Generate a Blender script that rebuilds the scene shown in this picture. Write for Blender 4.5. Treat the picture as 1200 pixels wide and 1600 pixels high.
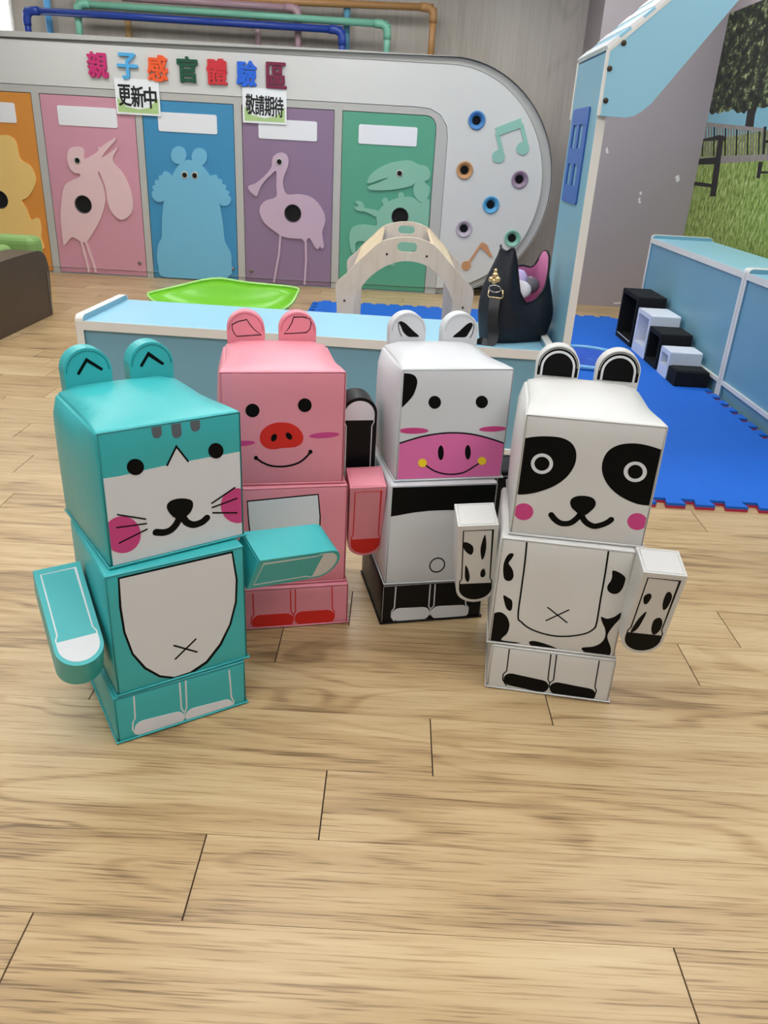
import bpy, bmesh, math, random
from mathutils import Vector, Matrix
from mathutils.geometry import tessellate_polygon

for o in list(bpy.data.objects):
    bpy.data.objects.remove(o)
S = bpy.context.scene
COL = S.collection
random.seed(7)

# ------------------------------------------------------------------ camera
FPX, CAMZ = 1205.0, 1.21292
CR = Vector((0.998424, 0.022291, 0.051502))
CU = Vector((-0.056085, 0.428228, 0.901928))
CF = Vector((0.001950, 0.903396, -0.428804))
CAM = Vector((0, 0, CAMZ))
cd = bpy.data.cameras.new('camera')
cam = bpy.data.objects.new('camera', cd)
COL.objects.link(cam)
cd.sensor_fit = 'HORIZONTAL'
cd.sensor_width = 36
cd.lens = 36 * FPX / 1200
cd.clip_start = 0.02
m = Matrix((CR, CU, -CF)).transposed().to_4x4()
m.translation = CAM
cam.matrix_world = m
S.camera = cam

# ------------------------------------------------------------------ light
W = bpy.data.worlds.new('world')
S.world = W
W.use_nodes = True
W.node_tree.nodes['Background'].inputs[0].default_value = (0.93, 0.97, 1.0, 1)
W.node_tree.nodes['Background'].inputs[1].default_value = 0.26
S.view_settings.view_transform = 'Standard'
S.view_settings.look = 'None'
S.view_settings.gamma = 1
S.view_settings.use_curve_mapping = False
S.view_settings.exposure = -0.2
LAMP = 11.0      # radiance of the ceiling light panels
CEIL = 2.85


# ------------------------------------------------------------------ helpers
def lin(c):
    return tuple(((x / 255) / 12.92 if x / 255 <= 0.04045 else ((x / 255 + 0.055) / 1.055) ** 2.4) for x in c) + (1,)


MATS = {}


def base_mat(name):
    mt = bpy.data.materials.new(name)
    mt.use_nodes = True
    return mt, mt.node_tree.nodes, mt.node_tree.links, mt.node_tree.nodes['Principled BSDF']


def mat(name, rgb, rough=0.5, spec=0.5, metal=0.0, var=0.0, vscale=6.0, bump=0.0, bscale=200.0, puff=0.0, emit=None, coat=0.0):
    """plain procedural material: colour with soft noise variation, fine bump, optional padded bump"""
    if name in MATS:
        return MATS[name]
    mt, N, L, B = base_mat(name)
    c = lin(rgb)
    B.inputs['Base Color'].default_value = c
    B.inputs['Roughness'].default_value = rough
    B.inputs['Specular IOR Level'].default_value = spec
    B.inputs['Metallic'].default_value = metal
    B.inputs['Coat Weight'].default_value = coat
    tc = N.new('ShaderNodeTexCoord')
    if var:
        nz = N.new('ShaderNodeTexNoise')
        nz.inputs['Scale'].default_value = vscale
        nz.inputs['Detail'].default_value = 4
        L.new(tc.outputs['Object'], nz.inputs['Vector'])
        mx = N.new('ShaderNodeMix')
        mx.data_type = 'RGBA'
        mx.inputs[6].default_value = tuple(x * (1 - var) for x in c[:3]) + (1,)
        mx.inputs[7].default_value = tuple(min(1, x * (1 + var)) for x in c[:3]) + (1,)
        L.new(nz.outputs['Fac'], mx.inputs[0])
        L.new(mx.outputs[2], B.inputs['Base Color'])
    last = None
    for strength, sc, dist in ((bump, bscale, 0.001), (puff, 9.0, 0.02)):
        if strength:
            nz = N.new('ShaderNodeTexNoise')
            nz.inputs['Scale'].default_value = sc
            nz.inputs['Detail'].default_value = 3
            L.new(tc.outputs['Object'], nz.inputs['Vector'])
            bp = N.new('ShaderNodeBump')
            bp.inputs['Strength'].default_value = strength
            bp.inputs['Distance'].default_value = dist
            L.new(nz.outputs['Fac'], bp.inputs['Height'])
            if last:
                L.new(last.outputs[0], bp.inputs['Normal'])
            last = bp
    if last:
        L.new(last.outputs[0], B.inputs['Normal'])
    if emit:
        B.inputs['Emission Color'].default_value = c
        B.inputs['Emission Strength'].default_value = emit
    MATS[name] = mt
    return mt


def vinyl(name, rgb):
    return mat(name, rgb, rough=0.36, spec=0.45, var=0.05, vscale=7, bump=0.12, bscale=700, puff=0.12)


def ink(name, rgb):
    return mat(name, rgb, rough=0.4, spec=0.4, bump=0.08, bscale=700)


def wood_mat(name, dark, mid, light, along=0, rough=0.42, scale=1.0, fine=1.0, rand=True, spec=0.4):
    if name in MATS:
        return MATS[name]
    mt, N, L, B = base_mat(name)
    tc = N.new('ShaderNodeTexCoord')
    vec = tc.outputs['Object']
    if rand:
        oi = N.new('ShaderNodeObjectInfo')
        cb = N.new('ShaderNodeCombineXYZ')
        for k, f in enumerate((71.0, 37.0, 13.0)):
            mu = N.new('ShaderNodeMath')
            mu.operation = 'MULTIPLY'
            mu.inputs[1].default_value = f
            L.new(oi.outputs['Random'], mu.inputs[0])
            L.new(mu.outputs[0], cb.inputs[k])
        ad = N.new('ShaderNodeVectorMath')
        L.new(vec, ad.inputs[0])
        L.new(cb.outputs[0], ad.inputs[1])
        vec = ad.outputs[0]

    def noise(sc, detail, dist=0.0):
        mp = N.new('ShaderNodeMapping')
        s = [sc[1] * scale] * 3
        s[along] = sc[0] * scale
        mp.inputs['Scale'].default_value = s
        L.new(vec, mp.inputs['Vector'])
        nz = N.new('ShaderNodeTexNoise')
        nz.inputs['Scale'].default_value = 1
        nz.inputs['Detail'].default_value = detail
        nz.inputs['Distortion'].default_value = dist
        L.new(mp.outputs[0], nz.inputs['Vector'])
        return nz.outputs['Fac']

    def math_(op, a, b):
        mu = N.new('ShaderNodeMath')
        mu.operation = op
        for k, x in enumerate((a, b)):
            if isinstance(x, float):
                mu.inputs[k].default_value = x
            else:
                L.new(x, mu.inputs[k])
        return mu.outputs[0]
    def ramp(x, a, b):
        mr = N.new('ShaderNodeMapRange')
        mr.inputs[1].default_value, mr.inputs[2].default_value = a, b
        L.new(x, mr.inputs[0])
        return mr.outputs[0]
    broad = noise((0.9, 5), 3, 0.6)
    streak = noise((1.8, 38), 4, 0.35)
    pores = ramp(noise((6.5, 230), 3, 0.1), 0.52, 0.68)
    rings = ramp(math_('SINE', math_('MULTIPLY', noise((0.75, 3.6), 2, 0.7), 62.0), 0.0), 0.35, 1.0)
    rings = math_('MULTIPLY', rings, ramp(noise((0.8, 4.0), 1), 0.45, 0.65))
    f = math_('ADD', math_('MULTIPLY', broad, 0.75), math_('MULTIPLY', streak, 0.55))
    f = math_('SUBTRACT', f, math_('MULTIPLY', pores, 0.27 * fine))
    f = math_('SUBTRACT', f, math_('MULTIPLY', rings, 0.19 * fine))
    f = math_('SUBTRACT', f, 0.04)
    if rand:
        f = math_('ADD', f, math_('MULTIPLY', oi.outputs['Random'], 0.14))
        f = math_('SUBTRACT', f, 0.07)
    rp = N.new('ShaderNodeValToRGB')
    e = rp.color_ramp.elements
    e[0].position, e[0].color = 0.22, lin(dark)
    e[1].position, e[1].color = 0.86, lin(light)
    k = e.new(0.5)
    k.color = lin(mid)
    L.new(f, rp.inputs[0])
    L.new(rp.outputs[0], B.inputs['Base Color'])
    B.inputs['Roughness'].default_value = rough
    B.inputs['Specular IOR Level'].default_value = spec
    bp = N.new('ShaderNodeBump')
    bp.inputs['Strength'].default_value = 0.12
    bp.inputs['Distance'].default_value = 0.001
    L.new(f, bp.inputs['Height'])
    L.new(bp.outputs[0], B.inputs['Normal'])
    MATS[name] = mt
    return mt


WLOC = {}


def link(name, me, material, parent=None):
    """link a mesh that was built in world coordinates; its origin goes to its base centre"""
    if material:
        me.materials.append(material)
    o = bpy.data.objects.new(name, me)
    COL.objects.link(o)
    vs = me.vertices
    xs = [v.co.x for v in vs]; ys = [v.co.y for v in vs]; zs = [v.co.z for v in vs]
    c = Vector(((min(xs) + max(xs)) / 2, (min(ys) + max(ys)) / 2, min(zs)))
    me.transform(Matrix.Translation(-c))
    WLOC[o.name] = c
    if parent:
        o.parent = parent
        o.location = c - WLOC[parent.name]
    else:
        o.location = c
    return o


def empty(name, loc, label, cat, group=None):
    o = bpy.data.objects.new(name, None)
    COL.objects.link(o)
    o.empty_display_size = 0.1
    o.location = loc
    WLOC[o.name] = Vector(loc)
    return tag(o, label, cat, group)


def tag(o, label=None, cat=None, group=None, kind=None):
    if label: o['label'] = label
    if cat: o['category'] = cat
    if group: o['group'] = group
    if kind: o['kind'] = kind
    return o


def mesh(verts, faces, smooth=False):
    me = bpy.data.meshes.new('mesh')
    me.from_pydata([tuple(v) for v in verts], [], faces)
    me.update()
    if smooth:
        for p in me.polygons:
            p.use_smooth = True
    return me


class Frame:
    """a plane in the world: o origin, u right, v up, n outward normal"""
    def __init__(s, o, u, v):
        s.o, s.u, s.v = Vector(o), Vector(u).normalized(), Vector(v).normalized()
        s.n = s.u.cross(s.v)

    def p(s, a, b, c=0.0):
        return s.o + s.u * a + s.v * b + s.n * c

    def pix(s, x, y):
        d = CR * ((x - 600) / FPX) - CU * ((y - 800) / FPX) + CF
        t = (s.o - CAM).dot(s.n) / d.dot(s.n)
        q = CAM + d * t - s.o
        return (q.dot(s.u), q.dot(s.v))

    def crop(s, c, pts):
        return [s.pix(c[0] + a * c[2], c[1] + b * c[2]) for a, b in pts]


def area2(l):
    return sum(l[i][0] * l[(i + 1) % len(l)][1] - l[(i + 1) % len(l)][0] * l[i][1] for i in range(len(l)))


def clean(l):
    out = []
    for q in l:
        if not out or math.hypot(q[0] - out[-1][0], q[1] - out[-1][1]) > 1e-6:
            out.append(q)
    while len(out) > 2 and math.hypot(out[0][0] - out[-1][0], out[0][1] - out[-1][1]) < 1e-6:
        out.pop()
    return out


def prism(fr, loops, c0, c1, smooth=False):
    """solid of the outline loops[0] with the other loops as holes, between heights c0 and c1 along the normal"""
    loops = [clean(l) for l in loops]
    loops = [l if (area2(l) > 0) == (i == 0) else l[::-1] for i, l in enumerate(loops)]
    tris = tessellate_polygon([[Vector((a, b, 0)) for a, b in l] for l in loops])
    flat = [q for l in loops for q in l]
    n = len(flat)
    vs = [fr.p(a, b, c1) for a, b in flat] + [fr.p(a, b, c0) for a, b in flat]
    fs = []
    for t in tris:
        a, b, c = [flat[i] for i in t]
        ar = (b[0] - a[0]) * (c[1] - a[1]) - (c[0] - a[0]) * (b[1] - a[1])
        if abs(ar) < 1e-12:
            continue
        t = tuple(t) if ar > 0 else tuple(reversed(t))
        fs.append(t)
        fs.append(tuple(i + n for i in reversed(t)))
    k = 0
    for l in loops:
        for i in range(len(l)):
            a, b = k + i, k + (i + 1) % len(l)
            fs.append((a, a + n, b + n, b))
        k += len(l)
    return mesh(vs, fs, smooth)


def curve(pts, closed=True, n=5):
    """Catmull-Rom through the traced points"""
    out = []
    m_ = len(pts)
    for i in range(m_ if closed else m_ - 1):
        P = [pts[(i + k) % m_] if closed else pts[min(max(i + k, 0), m_ - 1)] for k in (-1, 0, 1, 2)]
        for j in range(n):
            t = j / n
            out.append(tuple(0.5 * (2 * P[1][a] + (P[2][a] - P[0][a]) * t + (2 * P[0][a] - 5 * P[1][a] + 4 * P[2][a] - P[3][a]) * t * t + (3 * P[1][a] - P[0][a] - 3 * P[2][a] + P[3][a]) * t ** 3) for a in (0, 1)))
    if not closed:
        out.append(pts[-1])
    return out


def stroke(pts, w, closed=False, cap=True):
    """outline loops of a line of width w"""
    pts = clean(pts)
    n = len(pts)
    L, R = [], []
    for i in range(n):
        if closed:
            a, b = pts[i - 1], pts[(i + 1) % n]
        else:
            a, b = pts[max(i - 1, 0)], pts[min(i + 1, n - 1)]
        dx, dy = b[0] - a[0], b[1] - a[1]
        d = math.hypot(dx, dy) or 1
        nx, ny = -dy / d, dx / d
        f = 1.0
        if closed or 0 < i < n - 1:
            p, q = pts[i - 1], pts[i]
            e = math.hypot(q[0] - p[0], q[1] - p[1]) or 1
            cs = abs((-(q[1] - p[1]) / e) * nx + ((q[0] - p[0]) / e) * ny)
            f = 1 / max(cs, 0.5)
        L.append((pts[i][0] + nx * w / 2 * f, pts[i][1] + ny * w / 2 * f))
        R.append((pts[i][0] - nx * w / 2 * f, pts[i][1] - ny * w / 2 * f))
    if closed:
        return [L, R] if abs(area2(L)) > abs(area2(R)) else [R, L]

    def capf(c, frm):
        if not cap: return []
        a0 = math.atan2(frm[1] - c[1], frm[0] - c[0])
        return [(c[0] + w / 2 * math.cos(a0 - math.pi * k / 8), c[1] + w / 2 * math.sin(a0 - math.pi * k / 8)) for k in range(1, 8)]
    return [L + capf(pts[-1], L[-1]) + R[::-1] + capf(pts[0], R[0])]


def ellipse(c, rx, ry, rot=0, n=28):
    ca, sa = math.cos(rot), math.sin(rot)
    return [(c[0] + rx * math.cos(t) * ca - ry * math.sin(t) * sa, c[1] + rx * math.cos(t) * sa + ry * math.sin(t) * ca) for t in [2 * math.pi * k / n for k in range(n)]]


def clip(l, r):
    x0, x1, y0, y1 = r
    for ax, lim, sg in ((0, x0, 1), (0, x1, -1), (1, y0, 1), (1, y1, -1)):
        out = []
        for i in range(len(l)):
            a, b = l[i - 1], l[i]
            ia, ib = (a[ax] - lim) * sg >= 0, (b[ax] - lim) * sg >= 0
            if ia != ib:
                t = (lim - a[ax]) / (b[ax] - a[ax])
                out.append((a[0] + (b[0] - a[0]) * t, a[1] + (b[1] - a[1]) * t))
            if ib: out.append(b)
        l = out
        if not l: return l
    return l


def rrect(x0, x1, y0, y1, r, n=5, corners=(1, 1, 1, 1)):
    """rounded rectangle; corners: bottom-left, bottom-right, top-right, top-left"""
    out = []
    for (cx, cy, a0), f in zip(((x0, y0, 180), (x1, y0, 270), (x1, y1, 0), (x0, y1, 90)), corners):
        if not f or r <= 0:
            out.append((cx, cy)); continue
        ox, oy = cx + (r if cx == x0 else -r), cy + (r if cy == y0 else -r)
        for k in range(n + 1):
            t = math.radians(a0 + 90 * k / n)
            out.append((ox + r * math.cos(t), oy + r * math.sin(t)))
    return out


def box(x0, x1, y0, y1, z0, z1):
    v = [(x, y, z) for z in (z0, z1) for y in (y0, y1) for x in (x0, x1)]
    return mesh(v, [(0, 2, 3, 1), (4, 5, 7, 6), (0, 1, 5, 4), (2, 6, 7, 3), (0, 4, 6, 2), (1, 3, 7, 5)])


def bevel(o, w=0.004, seg=2, ang=35):
    b = o.modifiers.new('bevel', 'BEVEL')
    b.width, b.segments, b.limit_method = w, seg, 'ANGLE'
    b.angle_limit = math.radians(ang)
    return o


def xf(me, M):
    me.transform(M)
    return me


def tube(pts, r, seg=8, closed=False):
    pts = [Vector(p) for p in pts]
    n = len(pts)
    vs, fs = [], []
    up = None
    for i in range(n):
        a = pts[i - 1] if (closed or i > 0) else pts[i]
        b = pts[(i + 1) % n] if (closed or i < n - 1) else pts[i]
        d = (b - a).normalized()
        if up is None:
            up = Vector((0, 0, 1)) if abs(d.z) < 0.9 else Vector((1, 0, 0))
        up = (up - d * up.dot(d)).normalized()
        sd = d.cross(up)
        k = 1.0
        if (closed or 0 < i < n - 1):
            k = 1 / max(0.6, abs(d.dot((pts[i] - a).normalized())))
        rr = r[i] if isinstance(r, (list, tuple)) else r
        for j in range(seg):
            t = 2 * math.pi * j / seg
            vs.append(pts[i] + (up * math.sin(t) + sd * math.cos(t)) * rr)
    for i in range(n if closed else n - 1):
        for j in range(seg):
            a, b = i * seg + j, i * seg + (j + 1) % seg
            c, d = ((i + 1) % n) * seg + (j + 1) % seg, ((i + 1) % n) * seg + j
            fs.append((a, b, c, d))
    if not closed:
        fs.append(tuple(range(seg))[::-1])
        fs.append(tuple((n - 1) * seg + j for j in range(seg)))
    me = mesh(vs, fs, True)
    return me


def padbox(M, w, d, h, r=0.012, bulge=(0.006, 0.006, 0.008), flat_front=True, soft=0):
    """padded cuboid, x -w/2..w/2, y 0..d (front y=0), z 0..h with rounded edges and swelling faces"""
    half = (w / 2, d / 2, h / 2)

    def axis(hf):
        a = 1 - r / hf
        mid = [-a + 2 * a * k / 6 for k in range(7)]
        return [-1, -1 + (1 - a) * 0.45] + mid + [1 - (1 - a) * 0.45, 1]
    G = [axis(hf) for hf in half]
    vs, fs = [], []
    for ax in range(3):
        o1, o2 = (ax + 1) % 3, (ax + 2) % 3
        for sg in (-1, 1):
            b0 = len(vs)
            for i in G[o1]:
                for j in G[o2]:
                    q = [0, 0, 0]
                    q[ax], q[o1], q[o2] = sg, i, j
                    p = [q[k] * half[k] for k in range(3)]
                    inner = [max(-(half[k] - r), min(half[k] - r, p[k])) for k in range(3)]
                    dv = Vector([p[k] - inner[k] for k in range(3)])
                    p = Vector(inner) + dv.normalized() * r
                    for k in range(3):
                        if flat_front and k == 1 and p.y < 0: continue
                        if k == 2 and p.z < 0: continue
                        e1, e2 = (k + 1) % 3, (k + 2) % 3
                        p[k] += math.copysign(bulge[k], p[k]) * (abs(q[k]) ** 3) * max(0, 1 - q[e1] ** 2) * max(0, 1 - q[e2] ** 2)
                    if soft and p.z > 0:
                        ax_, az_ = abs(p.x) / half[0], abs(p.z) / half[2]
                        kx = min(1, max(0, (p.y / half[1] + 1) * .9))
                        kx = kx * kx * (3 - 2 * kx)
                        s_ = max(1, (ax_ ** soft + az_ ** soft) ** (1 / soft) / max(ax_, az_, 1e-6))
                        s_ = 1 + (s_ - 1) * kx
                        p.x /= s_; p.z /= s_
                    vs.append(p + Vector((0, d / 2, h / 2)))
            n1, n2 = len(G[o1]), len(G[o2])
            for i in range(n1 - 1):
                for j in range(n2 - 1):
                    f = (b0 + i * n2 + j, b0 + (i + 1) * n2 + j, b0 + (i + 1) * n2 + j + 1, b0 + i * n2 + j + 1)
                    fs.append(f if sg > 0 else f[::-1])
    me = mesh(vs, fs, True)
    bm = bmesh.new()
    bm.from_mesh(me)
    bmesh.ops.remove_doubles(bm, verts=bm.verts, dist=1e-5)
    bm.to_mesh(me)
    bm.free()
    for p in me.polygons: p.use_smooth = True
    return xf(me, M)


def lathe(fr, prof, seg=24):
    """profile (radius, height along the normal) turned about the frame's normal"""
    vs, fs = [], []
    for r, c in prof:
        for j in range(seg):
            t = 2 * math.pi * j / seg
            vs.append(fr.p(r * math.cos(t), r * math.sin(t), c))
    for i in range(len(prof) - 1):
        for j in range(seg):
            a, b = i * seg + j, i * seg + (j + 1) % seg
            fs.append((a, b, b + seg, a + seg))
    fs.append(tuple((len(prof) - 1) * seg + j for j in range(seg)))
    return mesh(vs, fs, True)


def glyph(ch, fr, cx, cy, sx, sy, c0, c1, bold=0.0):
    """one written character as a solid on the frame"""
    cu = bpy.data.curves.new('glyph', 'FONT')
    cu.body = ch
    cu.size = 1
    cu.resolution_u = 3
    cu.align_x = 'CENTER'
    t = bpy.data.objects.new('glyph', cu)
    COL.objects.link(t)
    cu.extrude = 0.5
    dg = bpy.context.evaluated_depsgraph_get()
    me = bpy.data.meshes.new_from_object(t.evaluated_get(dg))
    bpy.data.objects.remove(t)
    bpy.data.curves.remove(cu)
    xs = [v.co.x for v in me.vertices]; ys = [v.co.y for v in me.vertices]
    x0, x1, y0, y1 = min(xs), max(xs), min(ys), max(ys)
    for v in me.vertices:
        a = cx + ((v.co.x - x0) / (x1 - x0) - 0.5) * sx
        b = cy + ((v.co.y - y0) / (y1 - y0) - 0.5) * sy
        v.co = fr.p(a, b, c0 + (v.co.z + 0.5) * (c1 - c0))
    me.materials.clear()
    if bold:
        bm = bmesh.new()
        for dx, dy in ((0, 0), (1, 0), (-1, 0), (0, 1), (0, -1), (.7, .7), (-.7, .7), (.7, -.7), (-.7, -.7)):
            c_ = me.copy()
            c_.transform(Matrix.Translation(fr.u * dx * bold * sx + fr.v * dy * bold * sy * .6 + fr.n * (-.00004 * (dx + 2 * dy))))
            bm.from_mesh(c_)
            bpy.data.meshes.remove(c_)
        bm.to_mesh(me)
        bm.free()
    return me


def yawm(x, y, z, yaw):
    return Matrix.Translation((x, y, z)) @ Matrix.Rotation(yaw, 4, 'Z')


# ------------------------------------------------------------------ room shell
M_floor = wood_mat('oak_vinyl', (120, 95, 64), (180, 151, 109), (207, 183, 142), rough=0.33)
M_sub = mat('dark_joint', (58, 44, 32), rough=0.9)
M_wallwood = wood_mat('grey_woodgrain', (166, 158, 147), (180, 172, 162), (194, 187, 177), along=2, rough=0.6, scale=0.5, rand=False)
M_pillar = mat('mauve_grey_paint', (160, 150, 152), rough=0.6, var=0.05, vscale=1.5, bump=0.1, bscale=60)
M_white = mat('white_paint', (236, 236, 232), rough=0.6, var=0.02)
M_lampframe = mat('lamp_frame', (225, 225, 225), rough=0.5)
M_ceil = mat('ceiling_paint', (225, 225, 222), rough=0.8, var=0.02)

floor = tag(link('floor', box(-5.2, 2.49, -2.2, 7.8, -0.06, -0.004), M_sub), kind='structure')
PW, PL, Y0 = 0.18405, 1.096, 0.884
known = {-1: -0.557, 0: -0.303, 1: -0.0875, 2: 0.1395, 3: 0.43, 4: 0.8415, 5: 1.02, 8: -1.343, 9: 1.19, 15: -1.71, 18: -1.95}
plank_me = box(-PL / 2 + 0.0015, PL / 2 - 0.0015, -PW / 2 + 0.0005, PW / 2 - 0.0005, -0.004, 0.0)
plank_me.materials.append(M_floor)
cut = {}
for k in range(-4, 38):
    yc = Y0 + (k + 0.5) * PW
    if yc + PW / 2 > 7.8: break
    off = known.get(k, (k * 0.3761 * PL) % PL + random.uniform(-.1, .1))
    lim = 0.56 * max(yc, 0.9) + 0.55
    lo, hi = -min(lim + 0.1, 5.0), min(lim, 2.48)
    i = math.floor((lo - off) / PL)
    while off + i * PL < hi:
        xa, xb = off + i * PL, off + (i + 1) * PL
        i += 1
        me = plank_me
        if xb > 2.488:
            xb = 2.488
            w_ = xb - xa
            me = box(-w_ / 2 + 0.0015, w_ / 2 - 0.0015, -PW / 2 + 0.0005, PW / 2 - 0.0005, -0.004, 0.0)
            me.materials.append(M_floor)
        if xb - xa < 0.02: continue
        o = bpy.data.objects.new('plank', me)
        COL.objects.link(o)
        o.parent = floor
        o.location = Vector(((xa + xb) / 2, yc, 0)) - WLOC[floor.name]

tag(link('wall_back', box(-5.2, 1.51, 7.8, 7.9, -0.06, CEIL), M_wallwood), kind='structure')
col = tag(link('wall_column', box(1.51, 2.49, 7.17, 7.9, -0.004, CEIL), M_pillar), kind='structure')
tag(link('wall_right', box(2.49, 2.6, -2.2, 7.9, -0.06, CEIL), M_pillar), kind='structure')
tag(link('ceiling', box(-5.2, 2.6, -2.2, 7.9, CEIL, CEIL + 0.08), M_ceil), kind='structure')
# chipped paint on the column
fc = Frame((0, 7.17, 0), (1, 0, 0), (0, 0, 1))
M_chip = mat('plaster_chip', (226, 222, 220), rough=0.8)
for pts in ([(999, 300), (1002, 299), (1003, 303), (1000, 305)], [(997, 310), (1001, 308), (1000, 313), (1002, 317), (998, 318)],
            [(946, 234), (949, 229), (950, 235), (951, 239), (948, 240)], [(1055, 276), (1061, 273), (1062, 282), (1057, 285)], [(958, 473), (972, 472), (973, 474), (960, 475)]):
    link('paint_chip', prism(fc, [[fc.pix(*q) for q in pts]], 0, 0.0015), M_chip, col)
# daylit window at the far left of the back wall
M_day = mat('daylight_pane', (255, 255, 252), rough=0.3, emit=3.0)
win = tag(link('window_1', box(-4.75, -3.43, 7.775, 7.80, 1.2, 2.75), M_white), kind='structure')
link('pane', box(-4.7, -3.455, 7.77, 7.776, 1.25, 2.7), M_day, win)

# ceiling light panels (above the frame, they light the room)
M_diff = mat('lamp_diffuser', (252, 253, 252), rough=0.5, emit=LAMP)
for ix, x in enumerate((-2.6, -0.5, 1.5)):
    for iy, y in enumerate((-0.9, 0.9, 2.7, 4.5, 6.3)):
        t = empty('ceiling_light', (x, y, CEIL - 0.03), 'flat white ceiling light panel, ' + ('left', 'middle', 'right')[ix] + ' column, ' + ('nearest', 'second', 'third', 'fourth', 'farthest')[iy] + ' row', 'lamp', 'ceiling light panels')
        fr = Frame((x, y, CEIL - 0.03), (1, 0, 0), (0, -1, 0))
        link('frame', prism(fr, [rrect(-.62, .62, -.32, .32, 0), rrect(-.6, .6, -.3, .3, 0)], -0.03, 0), M_lampframe, t)
        link('diffuser', prism(fr, [rrect(-.6, .6, -.3, .3, 0)], -0.02, -0.01), M_diff, t)

# ------------------------------------------------------------------ sensory wall unit at the back
YW = 7.3
fw = Frame((0, YW, 0), (1, 0, 0), (0, 0, 1))
A = (0, 0, 1 / 3); Bc = (350, 0, 1 / 3); D1 = (0, 180, 1 / 3); D2 = (350, 180, 1 / 3)
M_board = mat('white_laminate', (208, 208, 205), rough=0.42, var=0.02, vscale=2)
M_grey = mat('grey_laminate', (182, 181, 177), rough=0.5, var=0.03, vscale=3)
M_hole = mat('hole_shade_and_eye_black', (8, 8, 9), rough=0.9)  # flat black painted for the shade inside holes and horns, also the eyes
M_plate = mat('white_acrylic', (232, 233, 238), rough=0.2, spec=0.5)
sw = empty('sensory_wall', (-1.3, YW + .1, 0), 'long white wall unit with rounded end, coloured animal doors and sound horns', 'play panel')


def capsule(r, c=(0.36, 0.95), x0=-4.6, rx=None):
    rx = rx or r
    return [(x0, c[1] - r)] + [(c[0] + rx * math.sin(math.pi * k / 40), c[1] - r * math.cos(math.pi * k / 40)) for k in range(41)] + [(x0, c[1] + r)]


horns = [((745, 188), (70, 130, 190)), ((726, 266), (190, 145, 100)), ((812, 280.5), (150, 130, 150)), ((767, 320), (85, 160, 205)), ((725, 357.5), (185, 175, 188)), ((800.5, 372.5), (130, 185, 165))]
hc = [fw.pix(*q) for q, _ in horns]
doors = [(-3.95, -3.158, (214, 142, 62)), (-3.08, -2.29, (205, 148, 165)), (-2.22, -1.45, (62, 140, 186)), (-1.373, -0.597, (140, 116, 144)), (-0.52, 0.268, (86, 160, 132))]
dnames = ['orange', 'pink', 'blue', 'purple', 'green']
DT = 1.455
# carcass, border, fascia, stiles
link('carcass', prism(fw, [capsule(.944)], -0.16, -0.03), M_grey, sw)
link('grey_border', prism(fw, [capsule(.95), capsule(.893, rx=.862)], -0.17, 0.006), M_grey, sw)
# white fascia: band above the doors and the round end
inner = [(0.375, 0.06), (0.375, 1.30), (0.36, 1.39), (0.30, 1.47), (0.21, 1.512), (0.10, 1.52), (-4.55, 1.52), (-4.55, 1.842)]
arc = [(0.36 + .861 * math.sin(math.pi * k / 40), 0.95 - .892 * math.cos(math.pi * k / 40)) for k in range(41)]
out = [(q[0], q[1]) for q in arc[::-1]]
loop = [(-4.55, 1.842)] + out + inner[:-1]
link('white_fascia', prism(fw, [loop] + [ellipse(c, .052, .052) for c in hc], -0.03, 0.0), M_board, sw)
# grey frame round the doors
frl = [(-4.55, 0.0), (0.372, 0.0), (0.372, 1.30), (0.357, 1.388), (0.298, 1.466), (0.21, 1.508), (0.10, 1.516), (-4.55, 1.516)]


def door_loop(x0, x1, r, g=0.0):
    return rrect(x0 - g, x1 + g, 0.012 - g, DT + g, r + g, 6, (0, 0, 1 if r else 0, 0))


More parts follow.
